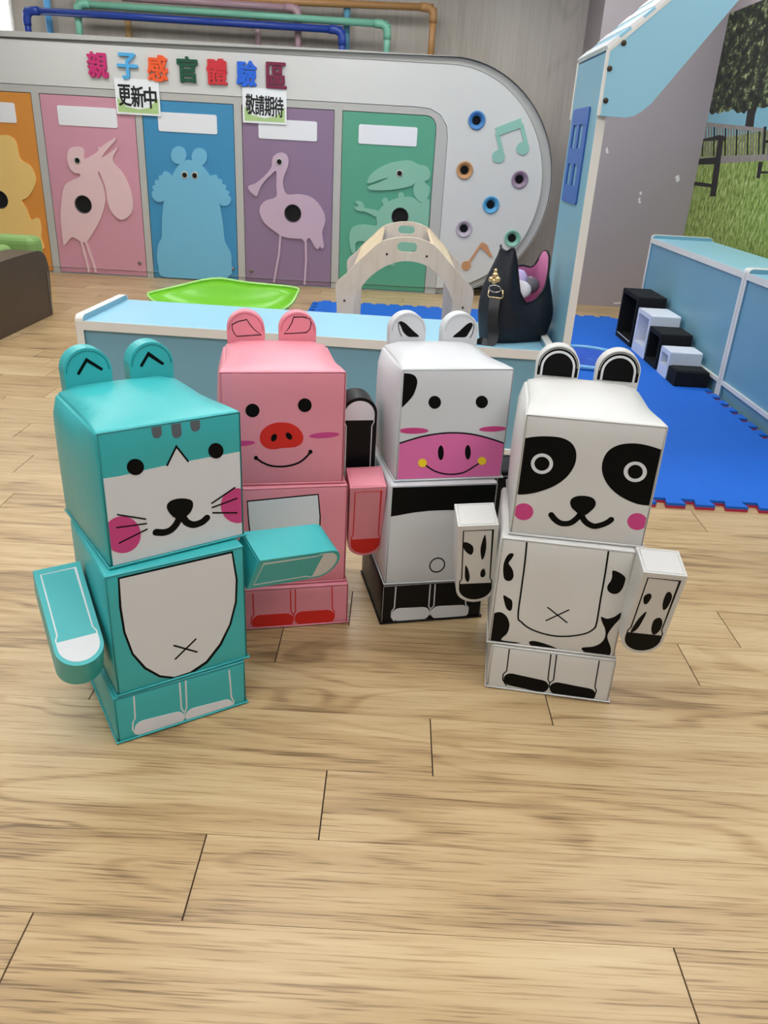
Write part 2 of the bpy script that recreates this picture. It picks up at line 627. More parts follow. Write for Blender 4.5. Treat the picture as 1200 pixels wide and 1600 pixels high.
link('door_frame', prism(fw, [frl] + [door_loop(a, b, .09 if i == 4 else 0, .006) for i, (a, b, _) in enumerate(doors)], -0.03, -0.004), M_grey, sw)
relief = {
    0: ((236, 200, 124), [D1, [(-150, 640), (-170, 500), (-120, 380), (-170, 260), (-110, 150), (-40, 100), (0, 95), (40, 95), (75, 125), (95, 205), (140, 235), (168, 290), (160, 340), (130, 385), (103, 400), (125, 440), (145, 490), (175, 480), (192, 510), (193, 570), (180, 640)]]),
    1: ((226, 192, 196), [D1, [(375, 275), (350, 270), (330, 250), (318, 215), (318, 180), (330, 155), (360, 147), (385, 152), (395, 170), (395, 205), (430, 190), (462, 165), (458, 145), (470, 153), (500, 130), (540, 107), (540, 120), (505, 160), (478, 198), (510, 180), (555, 150), (532, 190), (535, 225), (575, 270), (610, 340), (625, 410), (618, 455), (590, 485), (560, 487), (525, 455), (505, 400), (497, 345), (482, 300), (465, 263), (462, 278), (485, 330), (495, 385), (490, 430), (470, 490), (440, 545), (410, 590), (385, 595), (360, 580), (335, 573), (305, 610), (298, 600), (290, 530), (285, 470), (290, 400), (300, 340), (320, 315), (372, 290)]]),
    2: ((112, 182, 214), [D1, [(850, 225), (885, 208), (940, 230), (970, 262), (990, 295), (1010, 340), (1030, 420), (1045, 500), (1055, 590), (1080, 640), (1085, 690), (1060, 764), (780, 762), (745, 710), (737, 655), (745, 600), (760, 570), (760, 490), (770, 400), (790, 330), (810, 280), (830, 245)]]),
    3: ((196, 170, 190), [D2, [(225, 215), (235, 190), (262, 175), (290, 182), (303, 210), (298, 245), (280, 290), (278, 330), (295, 370), (350, 370), (400, 380), (440, 410), (470, 460), (475, 500), (460, 550), (468, 610), (460, 625), (450, 615), (440, 628), (425, 615), (400, 575), (380, 595), (365, 580), (330, 578), (280, 570), (240, 545), (190, 505), (168, 460), (170, 430), (195, 400), (245, 382), (245, 330), (245, 262), (220, 280), (190, 310), (170, 340), (155, 378), (135, 370), (115, 345), (118, 330), (150, 318), (190, 285), (222, 245)]]),
    4: ((134, 188, 164), [D2, [(715, 480), (730, 440), (770, 405), (830, 385), (885, 385), (925, 412), (962, 395), (958, 520), (940, 590), (880, 640), (800, 640), (700, 600), (622, 592), (616, 640), (600, 642), (588, 590), (592, 545), (610, 520), (660, 512), (715, 518)]]),
}
extra = {2: [[(805, 285), (790, 268), (772, 262), (764, 272), (760, 280), (748, 282), (744, 294), (746, 302), (730, 304), (726, 316), (730, 326), (718, 330), (715, 342), (722, 352), (712, 362), (718, 388), (738, 405), (770, 400), (795, 340)], [(985, 290), (1000, 280), (1014, 279), (1022, 290), (1024, 298), (1038, 300), (1044, 312), (1042, 322), (1056, 326), (1062, 338), (1058, 348), (1072, 354), (1076, 366), (1070, 374), (1082, 386), (1080, 408), (1060, 425), (1030, 415), (1005, 350)],
             ellipse((838, 187), 36, 42), ellipse((935, 195), 36, 42)],
         4: [[(672, 310), (690, 275), (740, 240), (800, 218), (870, 212), (910, 230), (950, 240), (967, 270), (960, 300), (940, 312), (965, 340), (955, 385), (925, 410), (892, 375), (890, 330), (908, 305), (880, 330), (820, 345), (750, 352), (690, 350), (675, 335), (720, 318), (772, 293), (740, 300), (690, 318), (674, 318)],
             [(612, 405), (640, 403), (655, 420), (660, 435), (690, 440), (722, 450), (715, 475), (690, 465), (660, 452), (625, 447), (610, 430), (632, 425)], ellipse((755, 403), 14, 16), ellipse((830, 377), 14, 16), [(740, 640), (760, 640), (800, 700), (785, 705), (760, 690)]]}
legs_ = {1: [[(383, 592), (412, 705), (418, 732)], [(403, 590), (440, 700), (450, 732)]], 3: [[(265, 562), (258, 650), (235, 780)], [(383, 588), (385, 680), (378, 790)]]}
holes = {0: (D1, (0, 395)), 1: (D1, (392, 418)), 3: (D2, (323, 460)), 4: (D2, (825, 475))}
eyes = {1: (D1, [(365, 212)]), 2: (D1, [(867, 280), (914, 282)]), 3: (D2, [(260, 218)]), 4: (D2, [(823, 272)])}
plates = {0: (A, [(-200, 470), (68, 479), (75, 574), (-190, 565)]), 1: (A, [(267, 490), (547, 512), (549, 603), (275, 583)]), 2: (A, [(740, 523), (1016, 540), (1018, 632), (742, 612)]), 3: (Bc, [(160, 555), (435, 570), (437, 660), (163, 652)]), 4: (Bc, [(632, 582), (906, 597), (904, 686), (630, 675)])}
knobs = {1: (D1, (655, 693)), 2: (D1, (1090, 720)), 3: (D2, (127, 729)), 4: (D2, (650, 760))}
M_knob = mat('steel_bolt', (140, 130, 125), rough=0.3, metal=0.8)
for i, (a, b, rgb) in enumerate(doors):
    md = mat(dnames[i] + '_laminate', rgb, rough=0.42, var=0.03, vscale=3)
    d = link('door', prism(fw, [door_loop(a, b, .09 if i == 4 else 0)], -0.022, -0.006), md, sw)
    d['label'] = dnames[i] + ' laminate door panel'
    c, pts = plates[i]
    q = fw.crop(c, pts)
    x0, x1 = (q[0][0] + q[3][0]) / 2, (q[1][0] + q[2][0]) / 2
    y0, y1 = (q[2][1] + q[3][1]) / 2, (q[0][1] + q[1][1]) / 2
    link('label_plate', prism(fw, [rrect(x0, x1, y0, y1, .015)], -0.006, 0.0), M_plate, d)
    rc, (c, pts) = relief[i]
    mr = mat(dnames[i] + '_relief', rc, rough=0.45, var=0.03, vscale=5)
    hol = []
    if i in holes:
        h = fw.crop(holes[i][0], [holes[i][1]])[0]
        hol = [ellipse(h, .070, .070)]
    rl = curve(fw.crop(c, pts), n=3)
    rl = clip(rl, (a + .005, b - .005, .014, DT))
    ro = link('animal_cutout', prism(fw, [rl] + hol, -0.006, 0.008), mr, d)
    if hol:
        f2 = Frame(fw.p(h[0], h[1]), fw.u, fw.v)
        link('hole_tube', lathe(f2, [(.0705, .010), (.076, .010), (.076, .0085), (.0705, .0085), (.0695, .003), (.069, -.0055)]), mat('hole_rim', (60, 58, 58), rough=.6), d)
        link('hole_shade_disc', prism(fw, [ellipse(h, .069, .069)], -0.0058, -0.0048), M_hole, d)  # black disc painted in place of the shade inside a deep hole
    for j, pts in enumerate(extra.get(i, [])):
        l_ = clip(curve(fw.crop(c, pts), n=3), (a + .005, b - .005, .014, DT))
        link('animal_cutout', prism(fw, [l_], -0.006, 0.007 - .0004 * j), mr, d)
    for pts in legs_.get(i, []):
        link('animal_cutout', prism(fw, stroke(fw.crop(c, pts), .018), -0.006, 0.0075), mr, d)
    for e in eyes.get(i, (None, []))[1]:
        ec = fw.crop(eyes[i][0], [e])[0]
        f2 = Frame(fw.p(ec[0], ec[1]), fw.u, fw.v)
        link('eye_peephole', lathe(f2, [(.03, .008), (.028, .013), (.021, .013)]), mat('eye_ring', (190, 185, 178), rough=.4), d)
        link('eye_dark', lathe(f2, [(.0205, .008), (.0205, .0145), (.012, .0155)]), M_hole, d)
    if i in knobs:
        kc = fw.crop(knobs[i][0], [knobs[i][1]])[0]
        link('bolt', lathe(Frame(fw.p(kc[0], kc[1]), fw.u, fw.v), [(.017, -.006), (.017, .002), (.012, .006)]), M_knob, d)
for (q, rgb), c in zip(horns, hc):
    f2 = Frame(fw.p(c[0], c[1]), fw.u, fw.v)
    hm = mat('horn_%d_%d_%d' % rgb, rgb, rough=0.4)
    ho = link('sound_horn', lathe(f2, [(.072, 0), (.073, .01), (.067, .014), (.056, .010), (.044, -.004), (.036, -.028)]), hm, sw)
    link('throat_shade_disc', lathe(f2, [(.036, -.029), (.035, -.0275)]), M_hole, ho)  # black disc painted in place of the shade down the horn
# music notes
NC = (650, 0, .25)
M_ng = mat('note_green', (140, 190, 175), rough=.45); M_no = mat('note_tan', (196, 142, 98), rough=.45)
n1 = link('music_note', prism(fw, [fw.crop(NC, [(493, 800), (655, 738), (663, 795), (515, 848)])], 0, .010), M_ng, sw)
for pts in ([(508, 830), (535, 950)], [(657, 775), (690, 910)]):
    link('note_stem', prism(fw, stroke(fw.crop(NC, pts), .033, cap=False), 0, .0096), M_ng, n1)
for c in ((515, 978), (667, 927)):
    link('note_head', prism(fw, [ellipse(fw.crop(NC, [c])[0], .054, .05)], 0, .0092), M_ng, n1)
NC = (650, 200, .25)
n2 = link('music_note', prism(fw, [fw.crop(NC, [(395, 735), (415, 712), (445, 730), (460, 770), (480, 805), (460, 805), (430, 770), (405, 752)])], 0, .010), M_no, sw)
link('note_stem', prism(fw, stroke(fw.crop(NC, [(325, 850), (410, 722)]), .02, cap=False), 0, .0096), M_no, n2)
link('note_head', prism(fw, [ellipse(fw.crop(NC, [(313, 860)])[0], .042, .04)], 0, .0092), M_no, n2)
# raised title characters
TC = (120, 70, .28333)
for ch, c, rgb in zip('親子感官體驗區', ((118, 112), (282, 118), (447, 130), (612, 138), (775, 150), (938, 160), (1102, 170)),
                      ((196, 44, 112), (78, 168, 222), (238, 90, 36), (0, 78, 48), (205, 40, 52), (26, 98, 216), (118, 22, 62))):
    q = fw.crop(TC, [c])[0]
    link('raised_character', glyph(ch, fw, q[0], q[1], .158, .183, 0.002, .022, .04), mat('char_%d_%d_%d' % rgb, rgb, rough=.4), sw)
# taped paper signs
M_paper = mat('laminated_paper', (238, 241, 244), rough=0.25)
M_ink = mat('black_ink', (14, 14, 16), rough=0.5)
M_hill = mat('pale_green_print', (176, 205, 140), rough=0.3, var=0.15, vscale=8)
fs_ = Frame((0, YW - .010, 0), (1, 0, 0), (0, 0, 1))
for corners, text, lab in (([(179, 121.7), (248.3, 125), (250.7, 181.7), (181.7, 177.7)], '更新中', 'white paper notice with three brush characters taped below the title'),
                           ([(379, 137.3), (447.7, 138.3), (447.7, 195.7), (379, 190.7)], '敬請期待', 'white paper notice with four brush characters between blue and purple doors')):
    q = [fs_.pix(*p) for p in corners]
    x0, x1 = (q[0][0] + q[3][0]) / 2, (q[1][0] + q[2][0]) / 2
    y0, y1 = (q[2][1] + q[3][1]) / 2, (q[0][1] + q[1][1]) / 2
    o = tag(link('paper_sign', prism(fs_, [rrect(x0, x1, y0, y1, .004, 2)], -.0035, 0), M_paper), lab, 'sign', 'paper notices on the wall unit')
    w_, h_ = x1 - x0, y1 - y0
    m_ = .015
    link('printed_hill', prism(fs_, [[(x0 + m_, y0 + m_), (x1 - m_, y0 + m_), (x1 - m_, y0 + h_ * .5), (x1 - w_ * .25, y0 + h_ * .22), (x0 + w_ * .5, y0 + h_ * .16), (x0 + w_ * .22, y0 + h_ * .22), (x0 + m_, y0 + h_ * .48)]], 0, .0006), M_hill, o)
    n_ = len(text)
    for j, ch in enumerate(text):
        cw = (w_ - .05) / n_
        link('character', glyph(ch, fs_, x0 + .025 + cw * (j + .5), y0 + h_ * .53 - j * .004, cw * .95, h_ * (.58 if n_ == 3 else .56), 0, .0014, .035), M_ink, o)

# ------------------------------------------------------------------ pipes behind the unit
fp = Frame((0, 7.56, 0), (1, 0, 0), (0, 0, 1))


def pipe(label, rgb, path, dy, r=.028):
    pm = mat('pipe_%d_%d_%d' % rgb, rgb, rough=.35)
    fr = Frame((0, 7.56 + dy, 0), (1, 0, 0), (0, 0, 1))
    q = [fr.pix(*p) for p in path]
    # straighten: verticals share x
    P = [list(a) for a in q]
    for i in range(len(P) - 1):
        if abs(path[i][1] - path[i + 1][1]) > abs(path[i][0] - path[i + 1][0]):
            x = P[i + 1][0] if i == 0 else P[i][0]
            P[i][0] = P[i + 1][0] = x
    t = empty('sound_pipe', fr.p(P[-1][0], 1.5), label, 'pipe', 'coloured pipes above the wall unit')
    for a, b in zip(P, P[1:]):
        za, zb = list(a), list(b)
        link('pipe_run', tube([fr.p(*za), fr.p(*zb)], r, 12), pm, t)
    for i in range(1, len(P) - 1):
        c = Vector(P[i])
        a = (Vector(P[i - 1]) - c).normalized(); b = (Vector(P[i + 1]) - c).normalized()
        pts = [c + a * .11] + [c + a * .075 * (1 - s) ** 2 + b * .075 * s ** 2 for s in [k / 6 for k in range(7)]] + [c + b * .11]
        link('elbow', tube([fr.p(x[0], x[1]) for x in pts], r * 1.2, 12), pm, t)
    return t


pipe('dark blue pipe bent down at both ends, lowest of the pipes', (32, 62, 150), [(44, 75), (40, 16), (535, 47), (533, 110)], -.05)
pipe('mint green pipe bent down at both ends behind the blue one', (120, 185, 160), [(122, 80), (120, 6), (606, 38), (605, 110)], .0)
pipe('mauve pipe bent down in the middle of the wall', (172, 140, 150), [(190, -4), (466, 13), (464, 110)], .04)
pipe('short mauve pipe standing upright below the mauve bend', (176, 146, 154), [(405, 18), (404, 100)], .09, .026)
pipe('tan brown pipe bent down at the right end, highest of the pipes', (178, 132, 82), [(100, -12), (678, 12), (675, 120)], .06)
pipe('short tan pipe standing upright behind the blue pipe', (172, 138, 88), [(201, 20), (204, 90)], .1, .028)
pipe('light blue upright pipe near the window', (95, 170, 225), [(79, -20), (82, 80)], .1)
pipe('light blue upright pipe near the right end of the blue pipe', (90, 150, 180), [(541, -20), (540, 110)], .1)

# ------------------------------------------------------------------ mural on the right wall
fm = Frame((2.487, 0, 0), (0, -1, 0), (0, 0, 1))
MC = (1050, 0, .2375)
mur = empty('wall_mural', (2.487, 5.2, 0.2), 'large printed park mural of a tree, wooden bench and grass', 'mural')


def foliage_mat(name, cols, scale, stretch=(1, 1, 1), pos=(.35, .5, .68)):
    mt, N, L, B = base_mat(name)
    tc = N.new('ShaderNodeTexCoord')
    mp = N.new('ShaderNodeMapping')
    mp.inputs['Scale'].default_value = stretch
    L.new(tc.outputs['Object'], mp.inputs['Vector'])
    a = N.new('ShaderNodeTexNoise'); a.inputs['Scale'].default_value = scale; a.inputs['Detail'].default_value = 6; a.inputs['Roughness'].default_value = .7
    L.new(mp.outputs[0], a.inputs['Vector'])
    r = N.new('ShaderNodeValToRGB')
    e = r.color_ramp.elements
    e[0].position, e[0].color = pos[0], lin(cols[0])
    e[1].position, e[1].color = pos[2], lin(cols[2])
    k = e.new(pos[1]); k.color = lin(cols[1])
    L.new(a.outputs['Fac'], r.inputs[0])
    L.new(r.outputs[0], B.inputs['Base Color'])
    B.inputs['Roughness'].default_value = .5
    return mt


M_lake = mat('print_lake', (120, 170, 186), rough=.5, var=.04)
M_grass = foliage_mat('print_grass', ((70, 92, 34), (132, 156, 70), (190, 200, 140)), 26, (1, 1.2, .6))
M_crown = foliage_mat('print_foliage', ((10, 15, 10), (42, 56, 32), (158, 166, 118)), 17, (1, .55, 1), (.43, .54, .66))
M_trunk = mat('print_trunk', (26, 24, 22), rough=.5, var=.3, vscale=20)
M_bdark = mat('print_bench_dark', (28, 25, 26), rough=.5, var=.3, vscale=20)
M_bwood = mat('print_bench_wood', (138, 131, 126), rough=.5, var=.25, vscale=25)
M_bslat = mat('print_bench_slat', (122, 117, 102), rough=.5, var=.3, vscale=25)
ux0 = -7.165; ux1 = -3.2
link('print_sky_lake', prism(fm, [[(ux0, .35), (ux1, .35), (ux1, 2.28), (ux0, 2.28)]], -.003, 0), M_lake, mur)


def ml(name, pts, mt, h, smooth=False):
    l_ = fm.crop(MC, pts)
    if smooth: l_ = curve(l_, n=3)
    l_ = clip(l_, (ux0, ux1, .35, 2.28))
    return link(name, prism(fm, [l_], 0, h), mt, mur)


gz = fm.crop(MC, [(600, 860)])[0][1]
link('print_grass', prism(fm, [[(ux0, .35), (ux1, .35), (ux1, gz + .05), (fm.crop(MC, [(632, 850)])[0][0], gz), (ux0, fm.crop(MC, [(205, 925)])[0][1])]], 0, .0004), M_grass, mur)
cr = fm.crop(MC, [(200, -900), (225, 690), (240, 722), (262, 755), (285, 742), (310, 748), (340, 733), (370, 735), (400, 718), (430, 745), (455, 738), (475, 748), (500, 722), (560, 705), (600, 712), (632, 700)])
cr = curve(cr[1:], closed=False, n=4)
cx_ = cr[-1][0]
for k in range(1, 16):
    cr.append((cx_ + .12 * k, cr[-1][1] + random.uniform(-.03, .05)))
link('print_tree_crown', prism(fm, [clip(cr + [(cr[-1][0] + .1, 2.5), (ux0, 2.5)], (ux0, ux1, .35, 2.28))], 0, .0008), M_crown, mur)
ml('print_tree_trunk', [(480, 835), (492, 760), (500, 690), (565, 690), (545, 760), (536, 835)], M_trunk, .0006)
for k in range(24):
    x = 200 + k * 18.5
    t_ = 812 + (x - 220) * .104
    ml('print_bench_slat', [(x, t_), (x + 11, t_), (x + 6, 1030 - (x - 220) * .02), (x - 5, 1030 - (x - 220) * .02)], M_bslat if k % 4 else M_bdark, .0010)
ml('print_bench_rail', [(190, 800), (605, 843), (605, 868), (190, 828)], M_bwood, .0014)
ml('print_bench_post', [(605, 832), (622, 832), (612, 1015), (595, 1015)], M_bdark, .0016)
ml('print_bench_seat', [(170, 1040), (320, 1026), (760, 1012), (760, 1048), (330, 1074), (165, 1082)], M_bwood, .0018)
ml('print_bench_apron', [(165, 1046), (318, 1032), (318, 1080), (165, 1082)], M_bdark, .0022)
ml('print_bench_arm', [(190, 918), (250, 905), (310, 888), (342, 893), (352, 915), (335, 932), (300, 922), (190, 930)], M_bdark, .0026)
ml('print_bench_leg', [(306, 925), (337, 925), (318, 1080), (288, 1292), (250, 1292), (280, 1080)], M_bdark, .0024)
ml('print_bench_leg', [(570, 1066), (597, 1064), (580, 1172), (555, 1174)], M_bdark, .0012)
ml('print_bench_stretcher', [(120, 1190), (262, 1210), (258, 1234), (120, 1216)], M_bdark, .0020)
ml('print_bench_stretcher', [(585, 1126), (760, 1128), (760, 1142), (585, 1142)], M_bdark, .0010)
ml('print_bench_arm', [(615, 922), (760, 925), (760, 940), (613, 940)], M_bdark, .0010)

# ------------------------------------------------------------------ cabinets
M_blue = mat('light_blue_laminate', (118, 167, 188), rough=0.38, var=0.03, vscale=3)
M_bluetop = mat('pale_blue_laminate', (150, 203, 225), rough=0.3, var=0.02, vscale=3)
M_edge = mat('white_edge_band', (226, 224, 218), rough=0.45, var=0.03, vscale=8)
M_kick = mat('blue_kick_board', (112, 160, 180), rough=0.45)


def cabinet(ox, oy, yaw, L_, D_, H_, label, group=None, kick=.085):
    M = yawm(ox, oy, 0, yaw)
    t = empty('low_cabinet', (ox + L_ / 2 * math.cos(yaw) - D_ / 2 * math.sin(yaw), oy + L_ / 2 * math.sin(yaw) + D_ / 2 * math.cos(yaw), 0), label, 'cabinet', group)
    T = .03

    def pt(x, y, z): return M @ Vector((x, y, z))
    for xs in (0, L_ - T):
        fr = Frame(pt(xs, 0, 0), M.to_3x3() @ Vector((0, 1, 0)), (0, 0, 1))   # normal = +x
        lo_ = rrect(0, D_, 0, H_, .025, 4, (0, 0, 1, 1))
        li_ = rrect(.003, D_ - .003, .003, H_ - .003, .023, 4, (0, 0, 1, 1))
        e = link('end_panel', prism(fr, [li_], .001, T - .001), M_blue, t)
        link('edge_band', prism(fr, [lo_, li_], 0, T), M_edge, e)
    b = lambda x0, x1, y0, y1, z0, z1: xf(box(x0, x1, y0, y1, z0, z1), M)
    link('top_board', b(T, L_ - T, .003, D_ - .003, H_ - .055, H_ - .025), M_bluetop, t)
    link('top_edge_band', b(T, L_ - T, 0, .003, H_ - .058, H_ - .022), M_edge, t)
    link('front_panel', b(T, L_ - T, .012, .025, kick + .02, H_ - .058), M_blue, t)
    link('bottom_edge_band', b(T, L_ - T, .0, .012, kick, kick + .022), M_edge, t)
    link('back_panel', b(T, L_ - T, D_ - .03, D_ - .018, kick, H_ - .058), M_blue, t)
    link('bottom_board', b(T, L_ - T, .012, D_ - .03, kick, kick + .018), M_blue, t)
    link('kick_board', b(T, L_ - T, .02, .035, 0, kick), M_kick, t)
    return t


BY = -.040
cabinet(-1.262, 3.065, BY, 1.892, .50, .545, 'long low light blue cabinet with white edges behind the four figures')
cabinet(1.88, 6.10, -math.pi / 2, 1.755, .45, .72, 'tall light blue cabinet along the wall beside the step blocks', 'cabinets along the mural wall')
cabinet(1.88, 4.34, -math.pi / 2, 1.755, .45, .72, 'light blue cabinet along the wall cut by the right picture edge', 'cabinets along the mural wall')

# ------------------------------------------------------------------ play house gate
hx0, hx1, hy0, hy1 = .657, 1.857, 2.975, 3.43
hg = empty('play_house_gate', ((hx0 + hx1) / 2, 3.2, 0), 'light blue play house gate with sloped gable and blue window plate', 'play house')
for xa, xb in ((hx0, hx0 + .03), (hx1 - .03, hx1)):
    s_ = link('side_panel', box(xa, xb, hy0 + .005, hy1, .0225 if xa > 1 else 0, 1.53), M_blue, hg)
    link('front_edge_band', box(xa, xb, hy0, hy0 + .005, .0225 if xa > 1 else 0, 1.345), M_edge, s_)
xm = (hx0 + hx1) / 2
half = [(hx0 - .002, 1.342), (.75, 1.34), (.775, 1.346), (.80, 1.362), (.828, 1.388), (1.046, 1.69), (1.20, 1.86), (xm, 1.905)]
outer = [(xm, 1.535 + .875 * (xm - hx0)), (hx0 - .002, 1.535)]
gl = half + [(2 * xm - x, z) for x, z in half[-2::-1]] + [(2 * xm - outer[1][0], outer[1][1]), outer[0], outer[1]]
gsc = 1.0
for yy in (hy0 - .018, hy1):
    fr = Frame((0, yy, 0), (1, 0, 0), (0, 0, 1))
    gb = link('gable_board', prism(fr, [gl], -.018, 0), M_bluetop, hg)
    ins = [(x + (.004 if x < xm - .01 else -.004 if x > xm + .01 else 0), z) for x, z in gl]
    link('edge_band', prism(fr, [stroke([(hx0 + .001, 1.345), (hx0 + .001, 1.533), (xm, 1.533 + .875 * (xm - hx0)), (2 * xm - hx0 - .001, 1.533), (2 * xm - hx0 - .001, 1.345)], .008)[0]], -.018, .0008), M_edge, gb)
    if yy < 3.2:
        for q in ((974.5, 67), (952.5, 107), (944.5, 157)):
            c = fr.pix(*q)
            if q[0] < 950: c = (c[0] + .004, c[1])
            link('screw', lathe(Frame(fr.p(c[0], c[1]), fr.u, fr.v), [(.009, -.001), (.009, .002), (.005, .003)], 12), mat('dark_screw', (70, 62, 52), rough=.4, metal=.6), gb)
# sloped roof bands along the depth, alternating white and pale blue
sl = math.atan(.875)
n_s = 9
length = (xm - hx0) / math.cos(sl)
M_roofband = mat('white_roof_band', (238, 240, 242), rough=.3)
for side in (1, -1):
    for k in range(n_s):
        s0, s1 = length * k / n_s, length * (k + .52) / n_s
        for (p0, p1, mt_, th) in ((s0, s1, M_roofband, .014), (s1, length * (k + 1) / n_s, M_bluetop, .011)):
            x0 = hx0 if side > 0 else hx1
            d = Vector((side * math.cos(sl), 0, math.sin(sl)))
            fr = Frame((x0, hy1, 1.536), d if side > 0 else -d, (0, -1, 0)) if False else None
            nrm = Vector((-side * math.sin(sl), 0, math.cos(sl)))
            o0 = Vector((x0, 0, 1.5365))
            vs = []
            for c in (0, th):
                for y in (hy0 - .018, hy1):
                    for p in (p0, p1):
                        q = o0 + d * p + nrm * c
                        vs.append((q.x, y, q.z))
            link('roof_band', mesh(vs, [(0, 2, 3, 1), (4, 5, 7, 6), (0, 1, 5, 4), (2, 6, 7, 3), (0, 4, 6, 2), (1, 3, 7, 5)]), mt_, hg)
# blue window plate on the outer face of the left side panel
fx = Frame((hx0, 0, 0), (0, -1, 0), (0, 0, 1))
M_plateb = mat('royal_blue_laminate', (52, 96, 176), rough=.4, var=.03)
M_plyedge = mat('plate_ply_edge', (120, 100, 90), rough=.6)
y0, y1, z0, z1 = -3.375, -3.095, 1.05, 1.375
wins = []
for (ya, yb) in ((.04, .105), (.15, .215)):
    for (za, zb) in ((.062, .137), (.19, .27)):
        wins.append(rrect(y0 + ya, y0 + yb, z0 + za, z0 + zb, 0))
link('window_plate', prism(fx, [rrect(y0, y1, z0, z1, .012)] + wins, .0005, .006), M_plateb, hg)

# ------------------------------------------------------------------ foam mat
M_mat = mat('blue_foam', (26, 100, 200), rough=.7, spec=.25, var=.05, vscale=5, bump=.35, bscale=400)
M_red = mat('red_foam', (176, 52, 78), rough=.75, spec=.2)
xs_ = [-.62, .06, .735, 1.305, 1.876]
ys_ = [2.735, 3.36, 3.99, 4.62, 5.25, 5.88, 6.50]
fmat = empty('foam_mat', (.7, 4.6, 0), 'blue jigsaw foam floor mat with red underside on the wooden floor', 'mat')
ff = Frame((0, 0, 0), (1, 0, 0), (0, 1, 0))


def jig(x0, x1, y0, y1, front, back, right, left):
    """tile outline; edges: 1 = free toothed edge, 0 = straight joint"""
    pitch, dep = .117, .048

    def edge(a, b, nx, ny):
        n = max(1, round(math.hypot(b[0] - a[0], b[1] - a[1]) / pitch))
        o = []
        for i in range(n):
            for t, h in ((0.0, 0), (.25, 0), (.17, 1), (.83, 1), (.75, 0)):
                s = (i + t) / n
                o.append((a[0] + (b[0] - a[0]) * s + nx * dep * h, a[1] + (b[1] - a[1]) * s + ny * dep * h))
        return o
    P = [(x0, y0), (x1, y0), (x1, y1), (x0, y1)]
    out = []
    for i, (f, nr) in enumerate(((front, (0, -1)), (right, (1, 0)), (back, (0, 1)), (left, (-1, 0)))):
        out += edge(P[i], P[(i + 1) % 4], *nr) if f else [P[i]]
    return out


for i in range(4):
    for j in range(6):
        if i < 2 and j < 2: continue
        g_ = .0002
        x0, x1, y0, y1 = xs_[i] + g_, xs_[i + 1] - g_, ys_[j] + g_, ys_[j + 1] - g_
        l_ = jig(x0, x1 - (.048 if i == 3 else 0), y0 + (.048 if j == 0 else 0), y1, j == 0, j == 5, i == 3, (i == 0) or (i == 2 and j < 2))
        ti = link('mat_tile', prism(ff, [l_], .0115, .022), M_mat, fmat)
        link('red_underside', prism(ff, [l_], .0, .0114), M_red, ti)

# ------------------------------------------------------------------ water pad on the mat
wp = empty('water_cushion', (1.27, 5.0, .022), 'round clear water cushion with deep blue waves lying on the mat', 'cushion')
M_sea = foliage_mat('sea_print', ((14, 60, 165), (22, 84, 196), (110, 190, 226)), 9, (1, 2.5, 1), (.3, .58, .72))
M_rimc = mat('clear_blue_rim', (104, 168, 214), rough=.2, spec=.6)
link('sea_picture', prism(Frame((1.27, 5.0, .022), (1, 0, 0), (0, 1, 0)), [ellipse((0, 0), .25, .27, 0, 36)], 0, .012), M_sea, wp)
link('clear_rim', tube([(1.27 + .27 * math.cos(t), 5.0 + .29 * math.sin(t), .037) for t in [2 * math.pi * k / 40 for k in range(40)]], .0145, 10, True), M_rimc, wp)

# ------------------------------------------------------------------ step blocks
M_bk = mat('black_felt', (20, 21, 24), rough=.8, spec=.25, bump=.2, bscale=500)
M_wb = mat('white_lacquer', (222, 226, 236), rough=.35)
steps = [('smallest', 'black', 4.452, 4.60, .09), ('second smallest', 'white', 4.615, 4.79, .165), ('middle', 'black', 4.83, 5.08, .225), ('second largest', 'white', 5.095, 5.385, .285), ('largest', 'black', 5.43, 5.83, .345)]
for sz, c_, ya, yb, h_ in steps:
    x0, x1 = 1.668, 1.862
    t = empty('step_block', ((x0 + x1) / 2, (ya + yb) / 2, .022), '%s %s box stool of the stair-like row beside the blue cabinet' % (sz, c_), 'stool', 'black and white nesting stools')
    mt_ = M_bk if c_ == 'black' else M_wb
    fr = Frame((x0, 0, .022), (0, -1, 0), (0, 0, 1))
    w = .02
    if h_ > .1:
        lo_ = [rrect(-yb, -ya, 0, h_, .008, 3)]
        hole = rrect(-yb + .028, -ya - .028, .03 if c_ == 'black' else .07, h_ - .03, .004, 2)
        link('body', prism(fr, lo_ + [hole], -(x1 - x0), 0), mt_, t)
        link('back_panel', prism(fr, [hole], -(x1 - x0), -(x1 - x0) + .012), mt_, t)
        if sz == 'largest':
            link('white_lip', box(x0 - .001, x0 + .002, ya + .03, yb - .03, .022 + .03, .022 + .034), M_wb, t)
    else:
        bevel(link('body', prism(fr, [rrect(-yb, -ya, 0, h_, .008, 3)], -(x1 - x0), 0), mt_, t), .006)
        bevel(link('seat_pad', box(x0 + .01, x1 - .01, ya + .01, yb - .01, .022 + h_ - .001, .022 + h_ + .004), mt_, t), .003)

